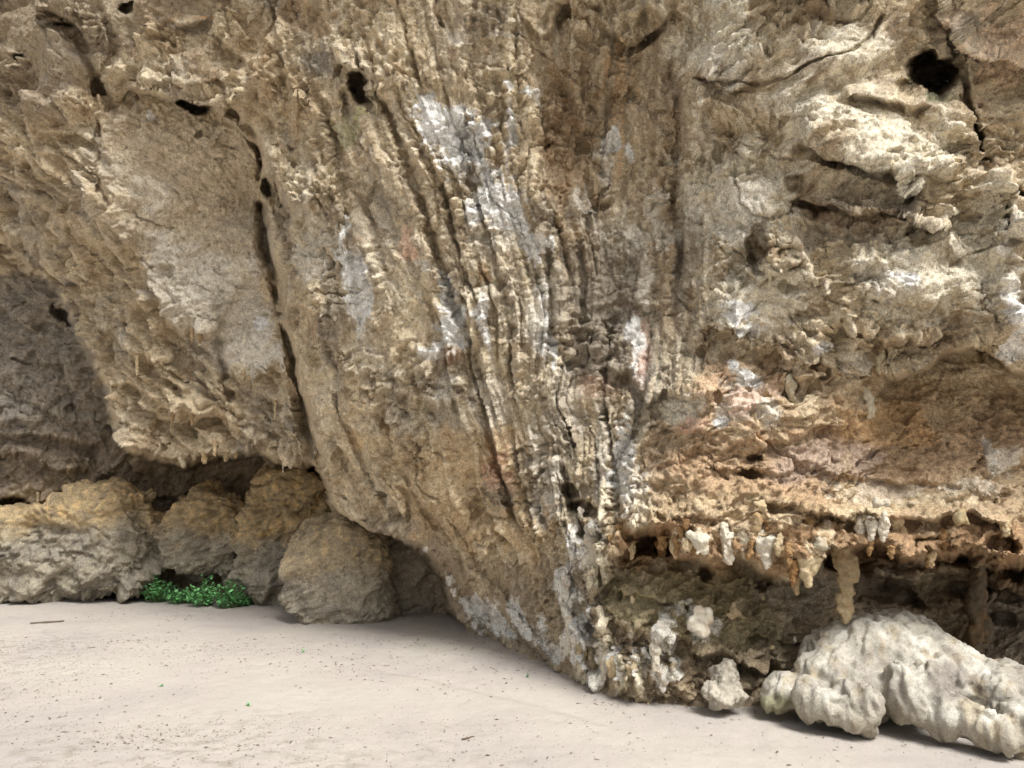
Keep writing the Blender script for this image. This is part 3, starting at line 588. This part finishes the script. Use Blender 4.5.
def colour_orange(top, mid, edge=.55):
    def f(P, w):
        n = fbm(w*3+11, 4); s = fbm(w*12+3, 3); k = np.tile(srgb(144, 134, 120), (len(P), 1))
        k = mix(k, srgb(128, 120, 112), sstep(-.1, .3, fbm(w*5+80, 3))*.7)
        k = mix(k, srgb(164, 138, 98), sstep(mid-.12, mid+.18, P[:, 2]+n*.35)*top)
        k = mix(k, srgb(182, 150, 106), sstep(mid+.0, mid+.3, P[:, 2]+n*.4)*sstep(.0, .3, s)*top)
        k = mix(k, srgb(108, 98, 88), sstep(.0, .3, fbm(w*np.array([7, 7, 20])+60, 3))*.5)
        return k*np.clip(1+s*.4, .5, 1.4)[:, None]
    return f
GB = 'boulders along the left cliff foot'
boulder('boulder', slab_hull([(-90, 540), (0, 525), (45, 503), (100, 488), (128, 484), (152, 494), (172, 530), (168, 560), (148, 592), (118, 597), (60, 604), (-90, 606)], 10.6, 1.1), .022,
        'long low grey boulder with an orange top, leftmost at the cliff foot', colf=colour_orange(.6, .95), lay=-18, group=GB)
boulder('boulder', slab_hull([(164, 545), (174, 515), (192, 492), (215, 484), (245, 492), (256, 520), (252, 572), (238, 583), (212, 578), (176, 566), (158, 560)], 10.75, .9), .022,
        'orange and grey boulder directly behind the green plants, hollow beneath its left side', colf=colour_orange(.6, .85), lay=10, group=GB)
boulder('boulder', slab_hull([(242, 555), (246, 510), (264, 474), (300, 470), (326, 484), (334, 540), (326, 590), (290, 602), (256, 602), (240, 586)], 10.4, .9), .022,
        'upright grey boulder with orange upper half, at the right end of the plants', colf=colour_orange(.6, .75), lay=0, group=GB)
boulder('boulder', slab_hull([(287, 560), (300, 538), (318, 518), (350, 512), (380, 528), (392, 560), (396, 612), (384, 628), (345, 634), (304, 634), (309, 606), (290, 585)], 9.1, .9), .022,
        'tan boulder jutting forward onto the sand between the plants and the dark cliff arch', colf=colour_orange(.35, .55), lay=20, amp=.5, group=GB)
boulder('boulder', slab_hull([(365, 530), (395, 526), (428, 540), (446, 580), (440, 625), (368, 628), (360, 580)], 9.6, .6), .028,
        'smooth grey boulder in the shade under the cliff arch', colf=lambda P, w: np.tile(srgb(138, 126, 112), (len(P), 1))*np.clip(1+fbm(w*7, 4)*.5, .6, 1.4)[:, None], lay=5, amp=.5, group=GB)

# ------------------------------------------------------------------ big white flowstone mound
bm = bmesh.new()
def E(u, v, Yy, ru, rv, ry, tilt=0):
    p = at(u, v, Yy); s = Yy/FOC
    from mathutils import Matrix
    ellipsoid(bm, p, (ru*s, ry, rv*s), Matrix.Rotation(math.radians(tilt), 3, 'Y'), 20)
for e in ((880, 668, 5.5, 78, 50, .42, 0), (850, 684, 5.3, 48, 34, .3, 10), (900, 650, 5.6, 50, 36, .4, 0), (945, 684, 5.35, 60, 42, .4, 15), (1010, 708, 5.1, 56, 42, .42, 20), (1080, 740, 4.9, 60, 46, .45, 20), (1150, 770, 4.8, 60, 40, .45, 20),
          (818, 683, 5.3, 24, 28, .2, 0), (785, 692, 5.35, 20, 18, .16, 0), (775, 702, 5.3, 14, 10, .1, 0), (812, 700, 5.1, 17, 22, .16, 0), (828, 706, 5.0, 13, 18, .13, 0), (846, 704, 4.97, 13, 24, .13, 0), (866, 708, 4.93, 15, 26, .15, 0), (854, 718, 4.93, 14, 15, .12, 0),
          (900, 692, 4.98, 15, 30, .16, 0), (920, 702, 4.9, 15, 24, .15, 0), (940, 716, 4.82, 15, 24, .14, 0), (930, 690, 4.95, 20, 30, .16, 0), (962, 716, 4.75, 14, 20, .12, 0), (985, 728, 4.65, 16, 22, .14, 0), (1000, 735, 4.6, 13, 20, .13, 0), (1020, 730, 4.65, 22, 28, .17, 0),
          (893, 634, 5.6, 30, 18, .25, 0), (860, 645, 5.4, 30, 26, .25, 0), (955, 665, 5.35, 40, 18, .3, 15), (836, 660, 5.35, 22, 20, .2, 20)):
    E(*e)
def mound_col(P, w):
    n = fbm(w*4+5, 4); s = fbm(w*14+8, 3); v = fbm(w*np.array([9, 9, 2.2])+40, 3)
    k = np.tile(srgb(178, 172, 158), (len(P), 1)); k = mix(k, srgb(202, 198, 186), sstep(0, .3, n)*.8); k = mix(k, srgb(162, 144, 112), sstep(.05, .35, v)*.55)
    k = mix(k, srgb(138, 131, 122), sstep(.02, .3, -n+s*.3)*.6); u_, v_ = px_of(P)
    r = np.hypot((u_-948)/26, (v_-680)/22); k = mix(k, srgb(132, 124, 116), sstep(1.3, .6, r+s*.8)*.7)
    r = np.hypot((u_-772)/20, (v_-705)/10); k = mix(k, srgb(120, 126, 84), sstep(1.4, .7, r+s*.6)*.7)
    k = mix(k, srgb(146, 134, 112), sstep(.30, .06, P[:, 2]+n*.15)*.5)
    k = mix(k, srgb(104, 98, 90), sstep(.30, .5, fbm(w*np.array([20, 20, 8])+9, 3))*.6)
    return k*np.clip(1+s*.18, .6, 1.3)[:, None]
P, Nn, T = solid(bm, .016, 5)
w = P+.03*np.stack([fbm(P*6, 3), fbm(P*6+31, 3), fbm(P*6+57, 3)], 1)
fc_, _ = facets(w*np.array([8, 8, 5])+5, 11, 1.1); fe_, _ = facets(w*np.array([20, 20, 14])+5, 9, 1.1)
d = .04*fbm(w*np.array([8, 8, 2.2]), 3)+.018*fc_+.009*fe_+.012*fbm(w*14, 4)-.03*sstep(.1, .5, ridged(w*np.array([6, 6, 2.])+8, 2)-.4); P = P+Nn*d[:, None]; n2 = tri_normals(P, T); P = P+n2*(.008*fbm(w*40, 3, .7))[:, None]
base = np.array([P[:, 0].mean(), P[:, 1].mean(), 0])
o = np_mesh('flowstone_mound', P-base, T, MW, None, mound_col(P, w)); o.location = base
tag(o, 'large pale grey-white mound of lobed flowstone lying on the sand under the right overhang', 'boulder')
# small white stump
bm = bmesh.new()
for e in ((724, 684, 5.5, 13, 20, .12, 0), (722, 694, 5.45, 18, 12, .14, 0), (728, 672, 5.5, 9, 12, .08, 0), (735, 692, 5.45, 8, 12, .1, 0), (712, 694, 5.42, 9, 9, .1, 0)): E(*e)
P, Nn, T = solid(bm, .009, 3); fc_, _ = facets(P*14+5, 9, 1.1); P = P+Nn*(.05*fbm(P*18, 4, .6)+.03*fc_)[:, None]
base = np.array([P[:, 0].mean(), P[:, 1].mean(), 0])
o = np_mesh('stalagmite', P-base, T, MW, None, np.tile(srgb(176, 168, 152), (len(P), 1))*np.clip(1+fbm(P*16, 3)*.5, .6, 1.3)[:, None]); o.location = base
tag(o, 'small stubby off-white stalagmite standing on sand just left of the big mound', 'stalagmite')

# ------------------------------------------------------------------ drips, stalactites and crusts growing on the cliff (parts of it)
Y2g = Y-relief
def surfY(u, v):
    j = int(np.argmin(np.abs(GV-v))); i = int(np.argmin(np.abs(GU-u))); return float(P2.reshape(SH+(3,))[j, i, 1])
white_c, cream_c, tan_c, brown_c = srgb(208, 200, 182), srgb(190, 172, 138), srgb(166, 144, 110), srgb(142, 108, 68)
def lumpy(name, bm, voxel, colr, label=None, amp=1., mat=MW, stain=None):
    P, Nn, T = solid(bm, voxel, 2); q = P/voxel
    f_, _ = facets(q/5.5+3, 8, 1.1)
    P = P+Nn*(voxel*(2.8*fbm(q/5, 3, .6)+1.5*f_)*amp)[:, None]
    n = fbm(q/7+9, 3); k = np.tile(colr, (len(P), 1)); k = mix(k, stain if stain is not None else brown_c, sstep(.0, .35, n)*.45)
    o = np_mesh(name, P, T, mat, cliff, k*np.clip(1+n*.3, .7, 1.25)[:, None])
    if label: o['label'] = label
    return o
def stalactite(u, v0, v1, r0, r1, Yy, colr, bend=0, knob=.25, vox=None, label=None, seat=True):
    Yy = surfY(u, v0-3)+r0*.4*Yy/FOC if seat else Yy
    s = Yy/FOC; n = 7; pts = []; rad = []
    for k in range(n):
        t = k/(n-1); p = at(u+bend*t+random.uniform(-1, 1)*r1*.25, v0+(v1-v0)*t, Yy); pts.append(p)
        rad.append(max(s*(r0*(1-t)**1.1+r1*t)*random.uniform(1-knob, 1+knob)*(1 if k < n-1 else .6), .002))
    bm = bmesh.new(); tube(bm, pts, rad)
    for k in range(1, n-1):
        ellipsoid(bm, pts[k]+np.array([random.uniform(-.7, .7), random.uniform(-.5, .3), random.uniform(-1, 1)])*rad[k], (rad[k]*.8, rad[k]*.8, rad[k]*1.5), None, 10)
    return lumpy('stalactite', bm, vox or max(.0045, s*r0/7), colr, label)
stalactite(844, 530, 622, 10.5, 7, 5.35, srgb(160, 142, 110), 1, .2, seat=False, label='thick blunt tan stalactite, the longest, hanging above the left end of the white mound')
stalactite(806, 556, 586, 11, 2.5, 4.95, cream_c, 2, label='short pointed cream stalactite left of the longest one')
stalactite(793, 560, 588, 5, 2, 5.3, brown_c); stalactite(797, 574, 594, 3, 2, 5.4, tan_c)
stalactite(768, 536, 566, 12, 4, 4.98, white_c, -2, label='bulbous white stalactite at the lip of the orange overhang')
stalactite(726, 532, 563, 6, 4, 5.1, white_c, 1); stalactite(744, 530, 558, 6, 3, 5.05, srgb(196, 186, 164)); stalactite(735, 520, 545, 6, 3, 5.05, cream_c)
stalactite(822, 530, 546, 9, 5, 4.95, srgb(176, 166, 146)); stalactite(872, 520, 536, 5, 3, 4.85, white_c); stalactite(861, 522, 535, 4, 3, 4.85, white_c, 0); stalactite(884, 520, 536, 5, 3, 4.85, white_c)
stalactite(896, 512, 530, 7, 4, 4.85, cream_c); stalactite(1005, 520, 533, 5, 4, 4.85, cream_c); stalactite(848, 485, 508, 5, 3, 4.95, cream_c, 1)
stalactite(869, 395, 417, 7, 2, 5.1, srgb(196, 186, 164)); stalactite(791, 380, 400, 6, 3, 5.05, srgb(186, 176, 152)); stalactite(880, 355, 375, 4, 3, 4.95, srgb(190, 178, 150))
for k in range(30):
    u = random.choice([random.uniform(680, 830), random.uniform(680, 830), random.uniform(860, 1020), random.uniform(610, 690)]); v = (548 if u < 700 else 556 if u < 800 else 548 if u < 900 else 556)+random.uniform(-26, 4)
    L = random.uniform(6, 20); stalactite(u, v-L*.5, v+L*.5, random.uniform(3, 6.5), random.uniform(1.5, 2.6), 5, random.choice([srgb(150, 120, 82), srgb(150, 120, 82), tan_c, cream_c, srgb(130, 100, 66)]), random.uniform(-1, 1), .35, vox=.006)
# left ledge drips
for u, v0, v1, r0, r1, c_ in ((182, 452, 463, 3, 2.5, srgb(206, 196, 172)), (146, 443, 453, 3, 1.5, tan_c), (215, 440, 456, 2.5, 1, srgb(190, 170, 134)), (226, 446, 462, 4, 2, cream_c), (192, 415, 426, 1.8, 1, tan_c), (172, 412, 424, 2, 1, tan_c), (137, 355, 375, 2, 1.2, cream_c), (122, 332, 344, 2, 1, cream_c),
                             (236, 448, 458, 3, 1.5, tan_c), (266, 470, 486, 3, 1.5, cream_c), (283, 452, 472, 1.2, .8, srgb(210, 200, 180)), (249, 375, 380, 1.5, 1, cream_c), (243, 375, 379, 1.5, 1, cream_c), (200, 336, 344, 3, 1, tan_c), (192, 332, 342, 2, 1, tan_c), (275, 400, 420, 1.5, 1, cream_c), (205, 455, 464, 3, 1.5, tan_c), (38, 495, 505, 1.5, 1, cream_c)):
    stalactite(u, v0-3, v1, r0, r1, surfY(u, v0-4)-.03, c_)
def crust(u, v, ru, rv, Yy, colr, n=9, label=None, name='flowstone_crust', dy=.6):
    global bm
    bm = bmesh.new(); E(u, v, Yy, ru*.6, rv*.65, ru*Yy/FOC*dy)
    for k in range(n):
        a = random.uniform(0, 6.28); q = random.uniform(.45, .95); z_ = random.uniform(.18, .42)
        E(u+math.cos(a)*q*ru, v+math.sin(a)*q*rv, Yy-.3*ru*Yy/FOC*random.random(), ru*z_, rv*z_, ru*Yy/FOC*z_*dy)
    return lumpy(name, bm, max(.0045, min(ru, rv)*Yy/FOC/6), colr, label, 1.)
crust(699, 541, 11, 13, 5.0, srgb(208, 200, 180), 7, 'knobbly white crust hanging at the left of the overhang lip', dy=.9); crust(686, 546, 6, 8, 5.02, cream_c)
crust(701, 625, 13, 15, 5.5, white_c, 7, 'oval white nodule on the recess wall above the small stalagmite'); crust(734, 612, 7, 8, 5.7, cream_c); crust(763, 598, 0+3, 3, 5.8, cream_c, 3)
crust(795, 640, 3, 5, 5.7, white_c, 3); crust(773, 648, 4, 3, 5.65, cream_c, 3); crust(632, 600, 3, 4, 5.75, cream_c, 3); crust(641, 619, 3, 3, 5.75, white_c, 3)
crust(592, 548, 14, 24, 6.02, srgb(196, 188, 170), 8); crust(572, 545, 7, 16, 6.15, srgb(190, 180, 160), 6); crust(600, 505, 8, 16, 6.0, srgb(178, 166, 142), 5); crust(580, 512, 4, 8, 6.1, srgb(205, 196, 178), 4)
crust(878, 503, 10, 7, 4.95, srgb(196, 186, 166), 5); crust(762, 506, 7, 6, 5.05, cream_c, 4); crust(960, 516, 10, 12, 4.95, srgb(166, 150, 116), 4)
crust(820, 545, 10, 9, 4.98, srgb(184, 174, 152), 5)
for u, v0, v1, r0, r1 in ((671, 606, 664, 6, 4), (679, 600, 640, 5, 3), (664, 618, 652, 5, 3), (655, 640, 672, 5, 4), (604, 600, 634, 5, 3), (590, 560, 600, 6, 4), (566, 575, 606, 4, 3), (571, 618, 650, 5, 4)):
    o = stalactite(u, v0, v1, r0, r1, 5, random.choice([white_c, srgb(214, 208, 196)]), random.uniform(-2, 2), .35, vox=.006)
for u, v, ru, rv in ((663, 677, 8, 13), (646, 672, 7, 11), (633, 668, 7, 12), (614, 668, 8, 14), (604, 662, 8, 18), (592, 662, 7, 17), (580, 655, 6, 17), (657, 630, 7, 9), (575, 640, 4, 12), (622, 676, 7, 8)):
    crust(u, v, ru, rv, surfY(u, v)+.015, random.choice([white_c, srgb(214, 208, 196), cream_c]), 9, name='flowstone_drip', dy=.9)
# column at the back of the right recess
bm = bmesh.new()
pts = [at(975+a, v, 6.3) for a, v in ((4, 560), (1, 592), (-2, 606), (3, 624), (-1, 642), (1, 658), (-2, 690))]
tube(bm, pts, [r*6.0/FOC for r in (6, 9, 8, 8, 7, 6, 8)])
for k in range(7): ellipsoid(bm, pts[k]+np.array([random.uniform(-.05, .05), -.03, random.uniform(-.05, .05)]), (.05, .05, .11), None, 10)
lumpy('flowstone_column', bm, .012, srgb(112, 100, 82), 'slim grey-brown column in the shaded right recess behind the mound', 1.)
tick('parts')

# ------------------------------------------------------------------ SAND
def sand_h(x, y):
    p = np.stack([x, y, 0*x], 1)
    h = .035*fbm(p*.6+5, 3)+.010*fbm(p*2.4+9, 3)
    return h*sstep(40, 15, np.hypot(x, y))
gx = axis(-7.5, 4.0, .022, -180, 180, 1.07); gy = axis(2.6, 11.5, .022, -120, 160, 1.07)
X, Yg = np.meshgrid(gx, gy); sh = X.shape; X = X.ravel(); Yg = Yg.ravel()
p = np.stack([X, Yg, 0*X], 1)
near = sstep(22, 12, np.hypot(X, Yg-4))
rough = sstep(-3.0, -5.5, X+.8*(Yg-7)*0+fbm(p*.9+3, 2)*1.2)*sstep(9.2, 7.5, Yg)
rough = np.maximum(rough, sstep(5.6, 4.4, Yg+fbm(p*.8+30, 2))*sstep(.8, -1.5, X))
H = sand_h(X, Yg)+near*(.006*fbm(p*9+2, 3)+.004*fbm(p*26+2, 3)*(1+1.2*rough)+.012*np.abs(fbm(p*np.array([4, 9, 1])+60, 2))*rough)
# shallow footworn dints, a faint runnel
H2 = H.reshape(sh)
for k in range(260):
    cx, cy = random.uniform(-7, 4), random.uniform(3.4, 10); r = random.uniform(.05, .13)
    i0, i1 = np.searchsorted(gx, (cx-3*r, cx+3*r)); j0, j1 = np.searchsorted(gy, (cy-3*r, cy+3*r))
    H2[j0:j1, i0:i1] -= random.uniform(.003, .010)*np.exp(-((gx[None, i0:i1]-cx)**2+(gy[j0:j1, None]-cy)**2)/r**2)
H = H2.ravel()
run = [(-1.2, 6.7), (-.6, 6.3), (.1, 5.7), (.6, 5.2)]
dd, _, _ = line_field(p[:, :2], run); H -= .010*np.exp(-(dd/.05)**2)
idx = np.arange(sh[0]*sh[1]).reshape(sh); Fs = np.stack([idx[:-1, :-1].ravel(), idx[:-1, 1:].ravel(), idx[1:, 1:].ravel(), idx[1:, :-1].ravel()], 1)
m, nt, b = nodes('sand'); MS = m
g = nt.nodes.new('ShaderNodeNewGeometry').outputs['Position']; a = nt.nodes.new('ShaderNodeAttribute'); a.attribute_name = 'Col'
n1 = noise_node(nt, g, 55, 5, .75); n2 = noise_node(nt, g, 320, 2, .6); n3 = noise_node(nt, g, 12, 4, .6)
f = mathn(nt, 'ADD', mathn(nt, 'MULTIPLY', mathn(nt, 'SUBTRACT', n1, .5), .34), mathn(nt, 'MULTIPLY', mathn(nt, 'SUBTRACT', n2, .5), .32))
f = mathn(nt, 'ADD', mathn(nt, 'ADD', f, mathn(nt, 'MULTIPLY', mathn(nt, 'SUBTRACT', n3, .5), .12)), 1.0)
mx = nt.nodes.new('ShaderNodeVectorMath'); mx.operation = 'SCALE'; nt.links.new(a.outputs['Color'], mx.inputs[0]); nt.links.new(f, mx.inputs['Scale']); nt.links.new(mx.outputs[0], b.inputs['Base Color'])
bp = nt.nodes.new('ShaderNodeBump'); bp.inputs['Distance'].default_value = .006; nt.links.new(mathn(nt, 'ADD', n1, mathn(nt, 'MULTIPLY', n2, .35)), bp.inputs['Height']); nt.links.new(bp.outputs[0], b.inputs['Normal'])
b.inputs['Roughness'].default_value = .95
sc = np.tile(srgb(180, 172, 163), (len(X), 1)); nn = fbm(p*.8+70, 4)
sc = mix(sc, srgb(186, 180, 168), sstep(0, .3, nn)*.6); sc = mix(sc, srgb(168, 160, 155), sstep(.0, .3, -nn)*.6)
sc = mix(sc, srgb(150, 142, 130), rough*sstep(.05, .3, fbm(p*np.array([7, 12, 1])+90, 3))*.75)
sc = mix(sc, srgb(150, 140, 128), sstep(.04, .012, dd+.02*fbm(p*9, 2))*.25)
sand = np_mesh('sand', np.stack([X, Yg, H], 1), Fs, MS, None, sc); tag(sand, kind='structure')

HG = H.reshape(sh); gxl = list(gx); gyl = list(gy)
import bisect
def ground(x, y): return float(HG[min(bisect.bisect(gyl, y), len(gyl)-1), min(bisect.bisect(gxl, x), len(gxl)-1)])

# leaf litter: too many scraps to count
def flat_mat(name, base, var=.4, rough=.8, trans=0):
    m, nt, b = nodes(name); g = nt.nodes.new('ShaderNodeNewGeometry')
    n = noise_node(nt, g.outputs['Position'], 60, 2); r = nt.nodes.new('ShaderNodeMapRange'); r.inputs[3].default_value = 1-var; r.inputs[4].default_value = 1+var
    nt.links.new(g.outputs['Random Per Island'], r.inputs[0])
    mx = nt.nodes.new('ShaderNodeVectorMath'); mx.operation = 'SCALE'; mx.inputs[0].default_value = tuple(base)
    nt.links.new(mathn(nt, 'MULTIPLY', r.outputs[0], mathn(nt, 'ADD', n, .5)), mx.inputs['Scale']); nt.links.new(mx.outputs[0], b.inputs['Base Color'])
    b.inputs['Roughness'].default_value = rough
    return m
ML = flat_mat('dry_litter', srgb(116, 104, 90), .5); MG = flat_mat('green_leaf', srgb(112, 172, 108), .6, .5); MSTEM = flat_mat('stem', srgb(84, 108, 60), .2)
MT = flat_mat('dead_wood', srgb(100, 88, 74), .3)
vs = []; fs = []
clus = [(random.uniform(-6.5, 2.5), random.uniform(4.2, 9.5), random.uniform(.2, .7)) for _ in range(46)]+[(-1.6, 7.6, .6), (-2.2, 7.2, .5), (-1.2, 6.6, .4), (-.4, 6.1, .4), (-3, 7.4, .6), (.2, 6.6, .3), (-.6, 7.4, .4), (-4.3, 5.6, .7), (-4.4, 6.6, .8)]
for k in range(7000):
    if random.random() < .7:
        c = random.choice(clus); x = random.gauss(c[0], c[2]); y = random.gauss(c[1], c[2]*.5)
    else: x = random.uniform(-7.5, 3); y = random.uniform(3.8, 9.8)
    l = random.choice((.005, .006, .008, .016))*random.uniform(.5, 1.3); wd = l*random.uniform(.12, .4); a_ = random.uniform(0, 3.14); z = ground(x, y)+.001
    ca, sa = math.cos(a_), math.sin(a_); i0 = len(vs); t1 = random.uniform(-.3, .6)*l
    for (q, r_, zz) in ((-l, 0, 0), (0, -wd, .003), (l, 0, t1*.4), (0, wd, .005)): vs.append((x+q*ca-r_*sa, y+q*sa+r_*ca, z+zz+.002))
    fs.append((i0, i0+1, i0+2, i0+3))
o = np_mesh('leaf_litter', np.array(vs), np.array(fs), ML, None, None, False); tag(o, 'scattered tiny dark leaf and twig scraps strewn over the sand', 'litter', kind='stuff')
# pebbly grit of the lower left
vs = []; fs = []
ico = [(0, 0, 1), (.9, 0, 0), (0, .9, 0), (-.9, 0, 0), (0, -.9, 0)]
for k in range(9000):
    if random.random() < .7: x = random.gauss(-5.0, 1.0); y = random.gauss(6.6, .8)
    else: x = random.gauss(-1.8, 1.3); y = random.uniform(4.0, 5.4)
    r_ = random.uniform(.003, .0075); z = ground(x, y)-.001; i0 = len(vs); a_ = random.random()
    for q in ico: vs.append((x+r_*(q[0]*1.3+a_*q[1]), y+r_*(q[1]-a_*q[0]*.5), z+r_*q[2]*.8))
    fs += [(i0, i0+1, i0+2), (i0, i0+2, i0+3), (i0, i0+3, i0+4), (i0, i0+4, i0+1)]
MP = flat_mat('grit', srgb(146, 137, 127), .25, .9)
o = np_mesh('grit', np.array(vs), np.array(fs), MP, None, None, False); tag(o, 'fine pebbly grit roughening the sand at the lower left', 'grit', kind='stuff')

# ------------------------------------------------------------------ green plants
def leaf_verts(c, d, l, wd, nrm):
    d = d.normalized(); s = d.cross(nrm).normalized()
    return [c, c+d*l*.4+s*wd, c+d*l*.75+s*wd*.7+nrm*l*.05, c+d*l, c+d*l*.75-s*wd*.7+nrm*l*.05, c+d*l*.4-s*wd]
def plant(x, y, R, h, n, label, group=None, lf=.052):
    base = empty('green_plant', (x, y, ground(x, y)))
    vs = []; fs = []; sv = []; sf = []
    for k in range(n):
        a_ = random.uniform(0, 6.28); rr = R*math.sqrt(random.random()); hh = h*random.uniform(.45, 1)*(1-.45*(rr/R)**2)
        tip = Vector((math.cos(a_)*rr, math.sin(a_)*rr, hh)); root = Vector((tip.x*.5, tip.y*.5, -.01))
        pr = None
        for t in (0, .5, 1):
            p_ = root.lerp(tip, t)+Vector((0, 0, .0)); ring = [p_+Vector((.0022*math.cos(q), .0022*math.sin(q), 0)) for q in (0, 2.1, 4.2)]
            i0 = len(sv); sv += [tuple(q) for q in ring]
            if pr is not None:
                for q in range(3): sf.append((pr+q, pr+(q+1) % 3, i0+(q+1) % 3, i0+q))
            pr = i0
        for j in range(random.randint(4, 7)):
            t = random.uniform(.25, 1.02); c = root.lerp(tip, t); d = Vector((random.gauss(0, 1), random.gauss(0, 1), random.uniform(-.3, .8)))
            nrm = Vector((random.gauss(0, .5), random.gauss(0, .5), 1)).normalized(); l = lf*random.uniform(.4, 1.4)
            L = leaf_verts(c, d, l, l*random.uniform(.25, .4), nrm); i0 = len(vs); vs += [tuple(q) for q in L]; fs.append(tuple(range(i0, i0+6)))
    loc = np.array(base.location)
    a1 = np_mesh('foliage', np.array(vs)+loc, np.array(fs), MG, base, None, False); a2 = np_mesh('stem', np.array(sv)+loc, np.array(sf), MSTEM, base, None, False)
    tag(base, label, 'plant', group); return base
GP = 'green plants at the foot of the left boulders'
for u, v, R, h, n, lab in ((158, 601, .22, .40, 70, 'leafy green plant at the left end of the row below the boulders'), (180, 603, .20, .24, 60, 'low green plant in front of the dark hollow under the boulder'),
                           (204, 606, .21, .40, 70, 'tall bushy green plant in the middle of the row'), (228, 608, .22, .40, 70, 'bushy green plant near the right end of the row'), (243, 606, .12, .12, 26, 'small low green plant trailing at the right end of the row')):
    Yp = ground_Y(v); q = at(u, v, Yp); plant(q[0], q[1], R, h, n, lab, GP)
for u, v, lab in ((162, 686, 'tiny bright green sprout on the pebbly sand below the plants'), (302, 652, 'tiny green sprout on bare sand right of the plants, below the tan boulder'), (249, 707, 'tiny dark green sprout on the sand at the lower left centre'), (528, 677, 'tiny green sprout on sand left of the white cliff foot')):
    Yp = ground_Y(v); q = at(u, v, Yp); plant(q[0], q[1], .02, .03, 3, lab, None, .016)
# twig lying on the sand
def stick(u0, v0, u1, v1, r, label):
    a_ = at(u0, v0, ground_Y(v0)); b_ = at(u1, v1, ground_Y(v1)); bm = bmesh.new(); n = 8; prev = None
    mid = (a_+b_)/2; A = Vector(a_-mid); B = Vector(b_-mid); ax = (B-A).normalized(); s1 = ax.cross(Vector((0, 0, 1))).normalized(); s2 = s1.cross(ax)
    for k in range(n):
        t = k/(n-1); c = A.lerp(B, t)+s1*random.uniform(-1, 1)*r*.9+Vector((0, 0, r*.7)); rr = r*(1-.6*abs(t-.4))*random.uniform(.8, 1.2)
        ring = [bm.verts.new(c+(s1*math.cos(q*1.0472)+s2*math.sin(q*1.0472))*rr) for q in range(6)]
        if prev:
            for q in range(6): bm.faces.new((prev[q], prev[(q+1) % 6], ring[(q+1) % 6], ring[q]))
        else: bm.faces.new(ring[::-1])
        prev = ring
    bm.faces.new(prev); me = bpy.data.meshes.new('twig'); bm.to_mesh(me); bm.free(); me.materials.append(MT)
    o = bpy.data.objects.new('twig', me); o.location = (mid[0], mid[1], ground(mid[0], mid[1])); C.objects.link(o); tag(o, label, 'twig')
stick(30, 624.5, 64, 622, .014, 'dark twig lying on the sand near the left edge')
stick(462, 740, 474, 737, .006, 'thin short twig lying on the open sand near the bottom centre')

# ------------------------------------------------------------------ light and camera
EL, AZ = math.radians(56), math.radians(146)          # azimuth clockwise from +Y: behind the camera, to the right
w = bpy.data.worlds.new('World'); scene.world = w; w.use_nodes = True; nt = w.node_tree
bg = nt.nodes['Background']; sk = nt.nodes.new('ShaderNodeTexSky'); sk.sky_type = 'NISHITA'; sk.sun_disc = False; sk.sun_elevation = EL; sk.sun_rotation = AZ
sk.air_density = 1.0; sk.dust_density = 4.0
hs = nt.nodes.new('ShaderNodeHueSaturation'); hs.inputs['Saturation'].default_value = .25; nt.links.new(sk.outputs[0], hs.inputs['Color']); nt.links.new(hs.outputs[0], bg.inputs[0]); bg.inputs[1].default_value = .065
sun = bpy.data.lights.new('sun', 'SUN'); sun.energy = 2.1; sun.angle = math.radians(24); sun.color = (1, .985, .96)
so = bpy.data.objects.new('sun', sun); C.objects.link(so)
sd_ = Vector((math.sin(AZ)*math.cos(EL), math.cos(AZ)*math.cos(EL), math.sin(EL))); so.rotation_euler = sd_.to_track_quat('Z', 'Y').to_euler()
cam = bpy.data.cameras.new('camera'); co = bpy.data.objects.new('camera', cam); C.objects.link(co); scene.camera = co
scene.render.engine = 'CYCLES'; scene.cycles.max_bounces = 5; scene.cycles.diffuse_bounces = 3
co.location = CAM; co.rotation_euler = (math.pi/2+PITCH, 0, 0); cam.sensor_width = 36; cam.lens = 36*FOC/1024; cam.clip_end = 1000; cam.clip_start = .05
vs_ = scene.view_settings; vs_.view_transform = 'Standard'; vs_.look = 'None'; vs_.gamma = 1; vs_.use_curve_mapping = False; vs_.exposure = 1.18
tick('end')
print('tri total', sum(len(o.data.polygons) for o in bpy.data.objects if o.type == 'MESH'))
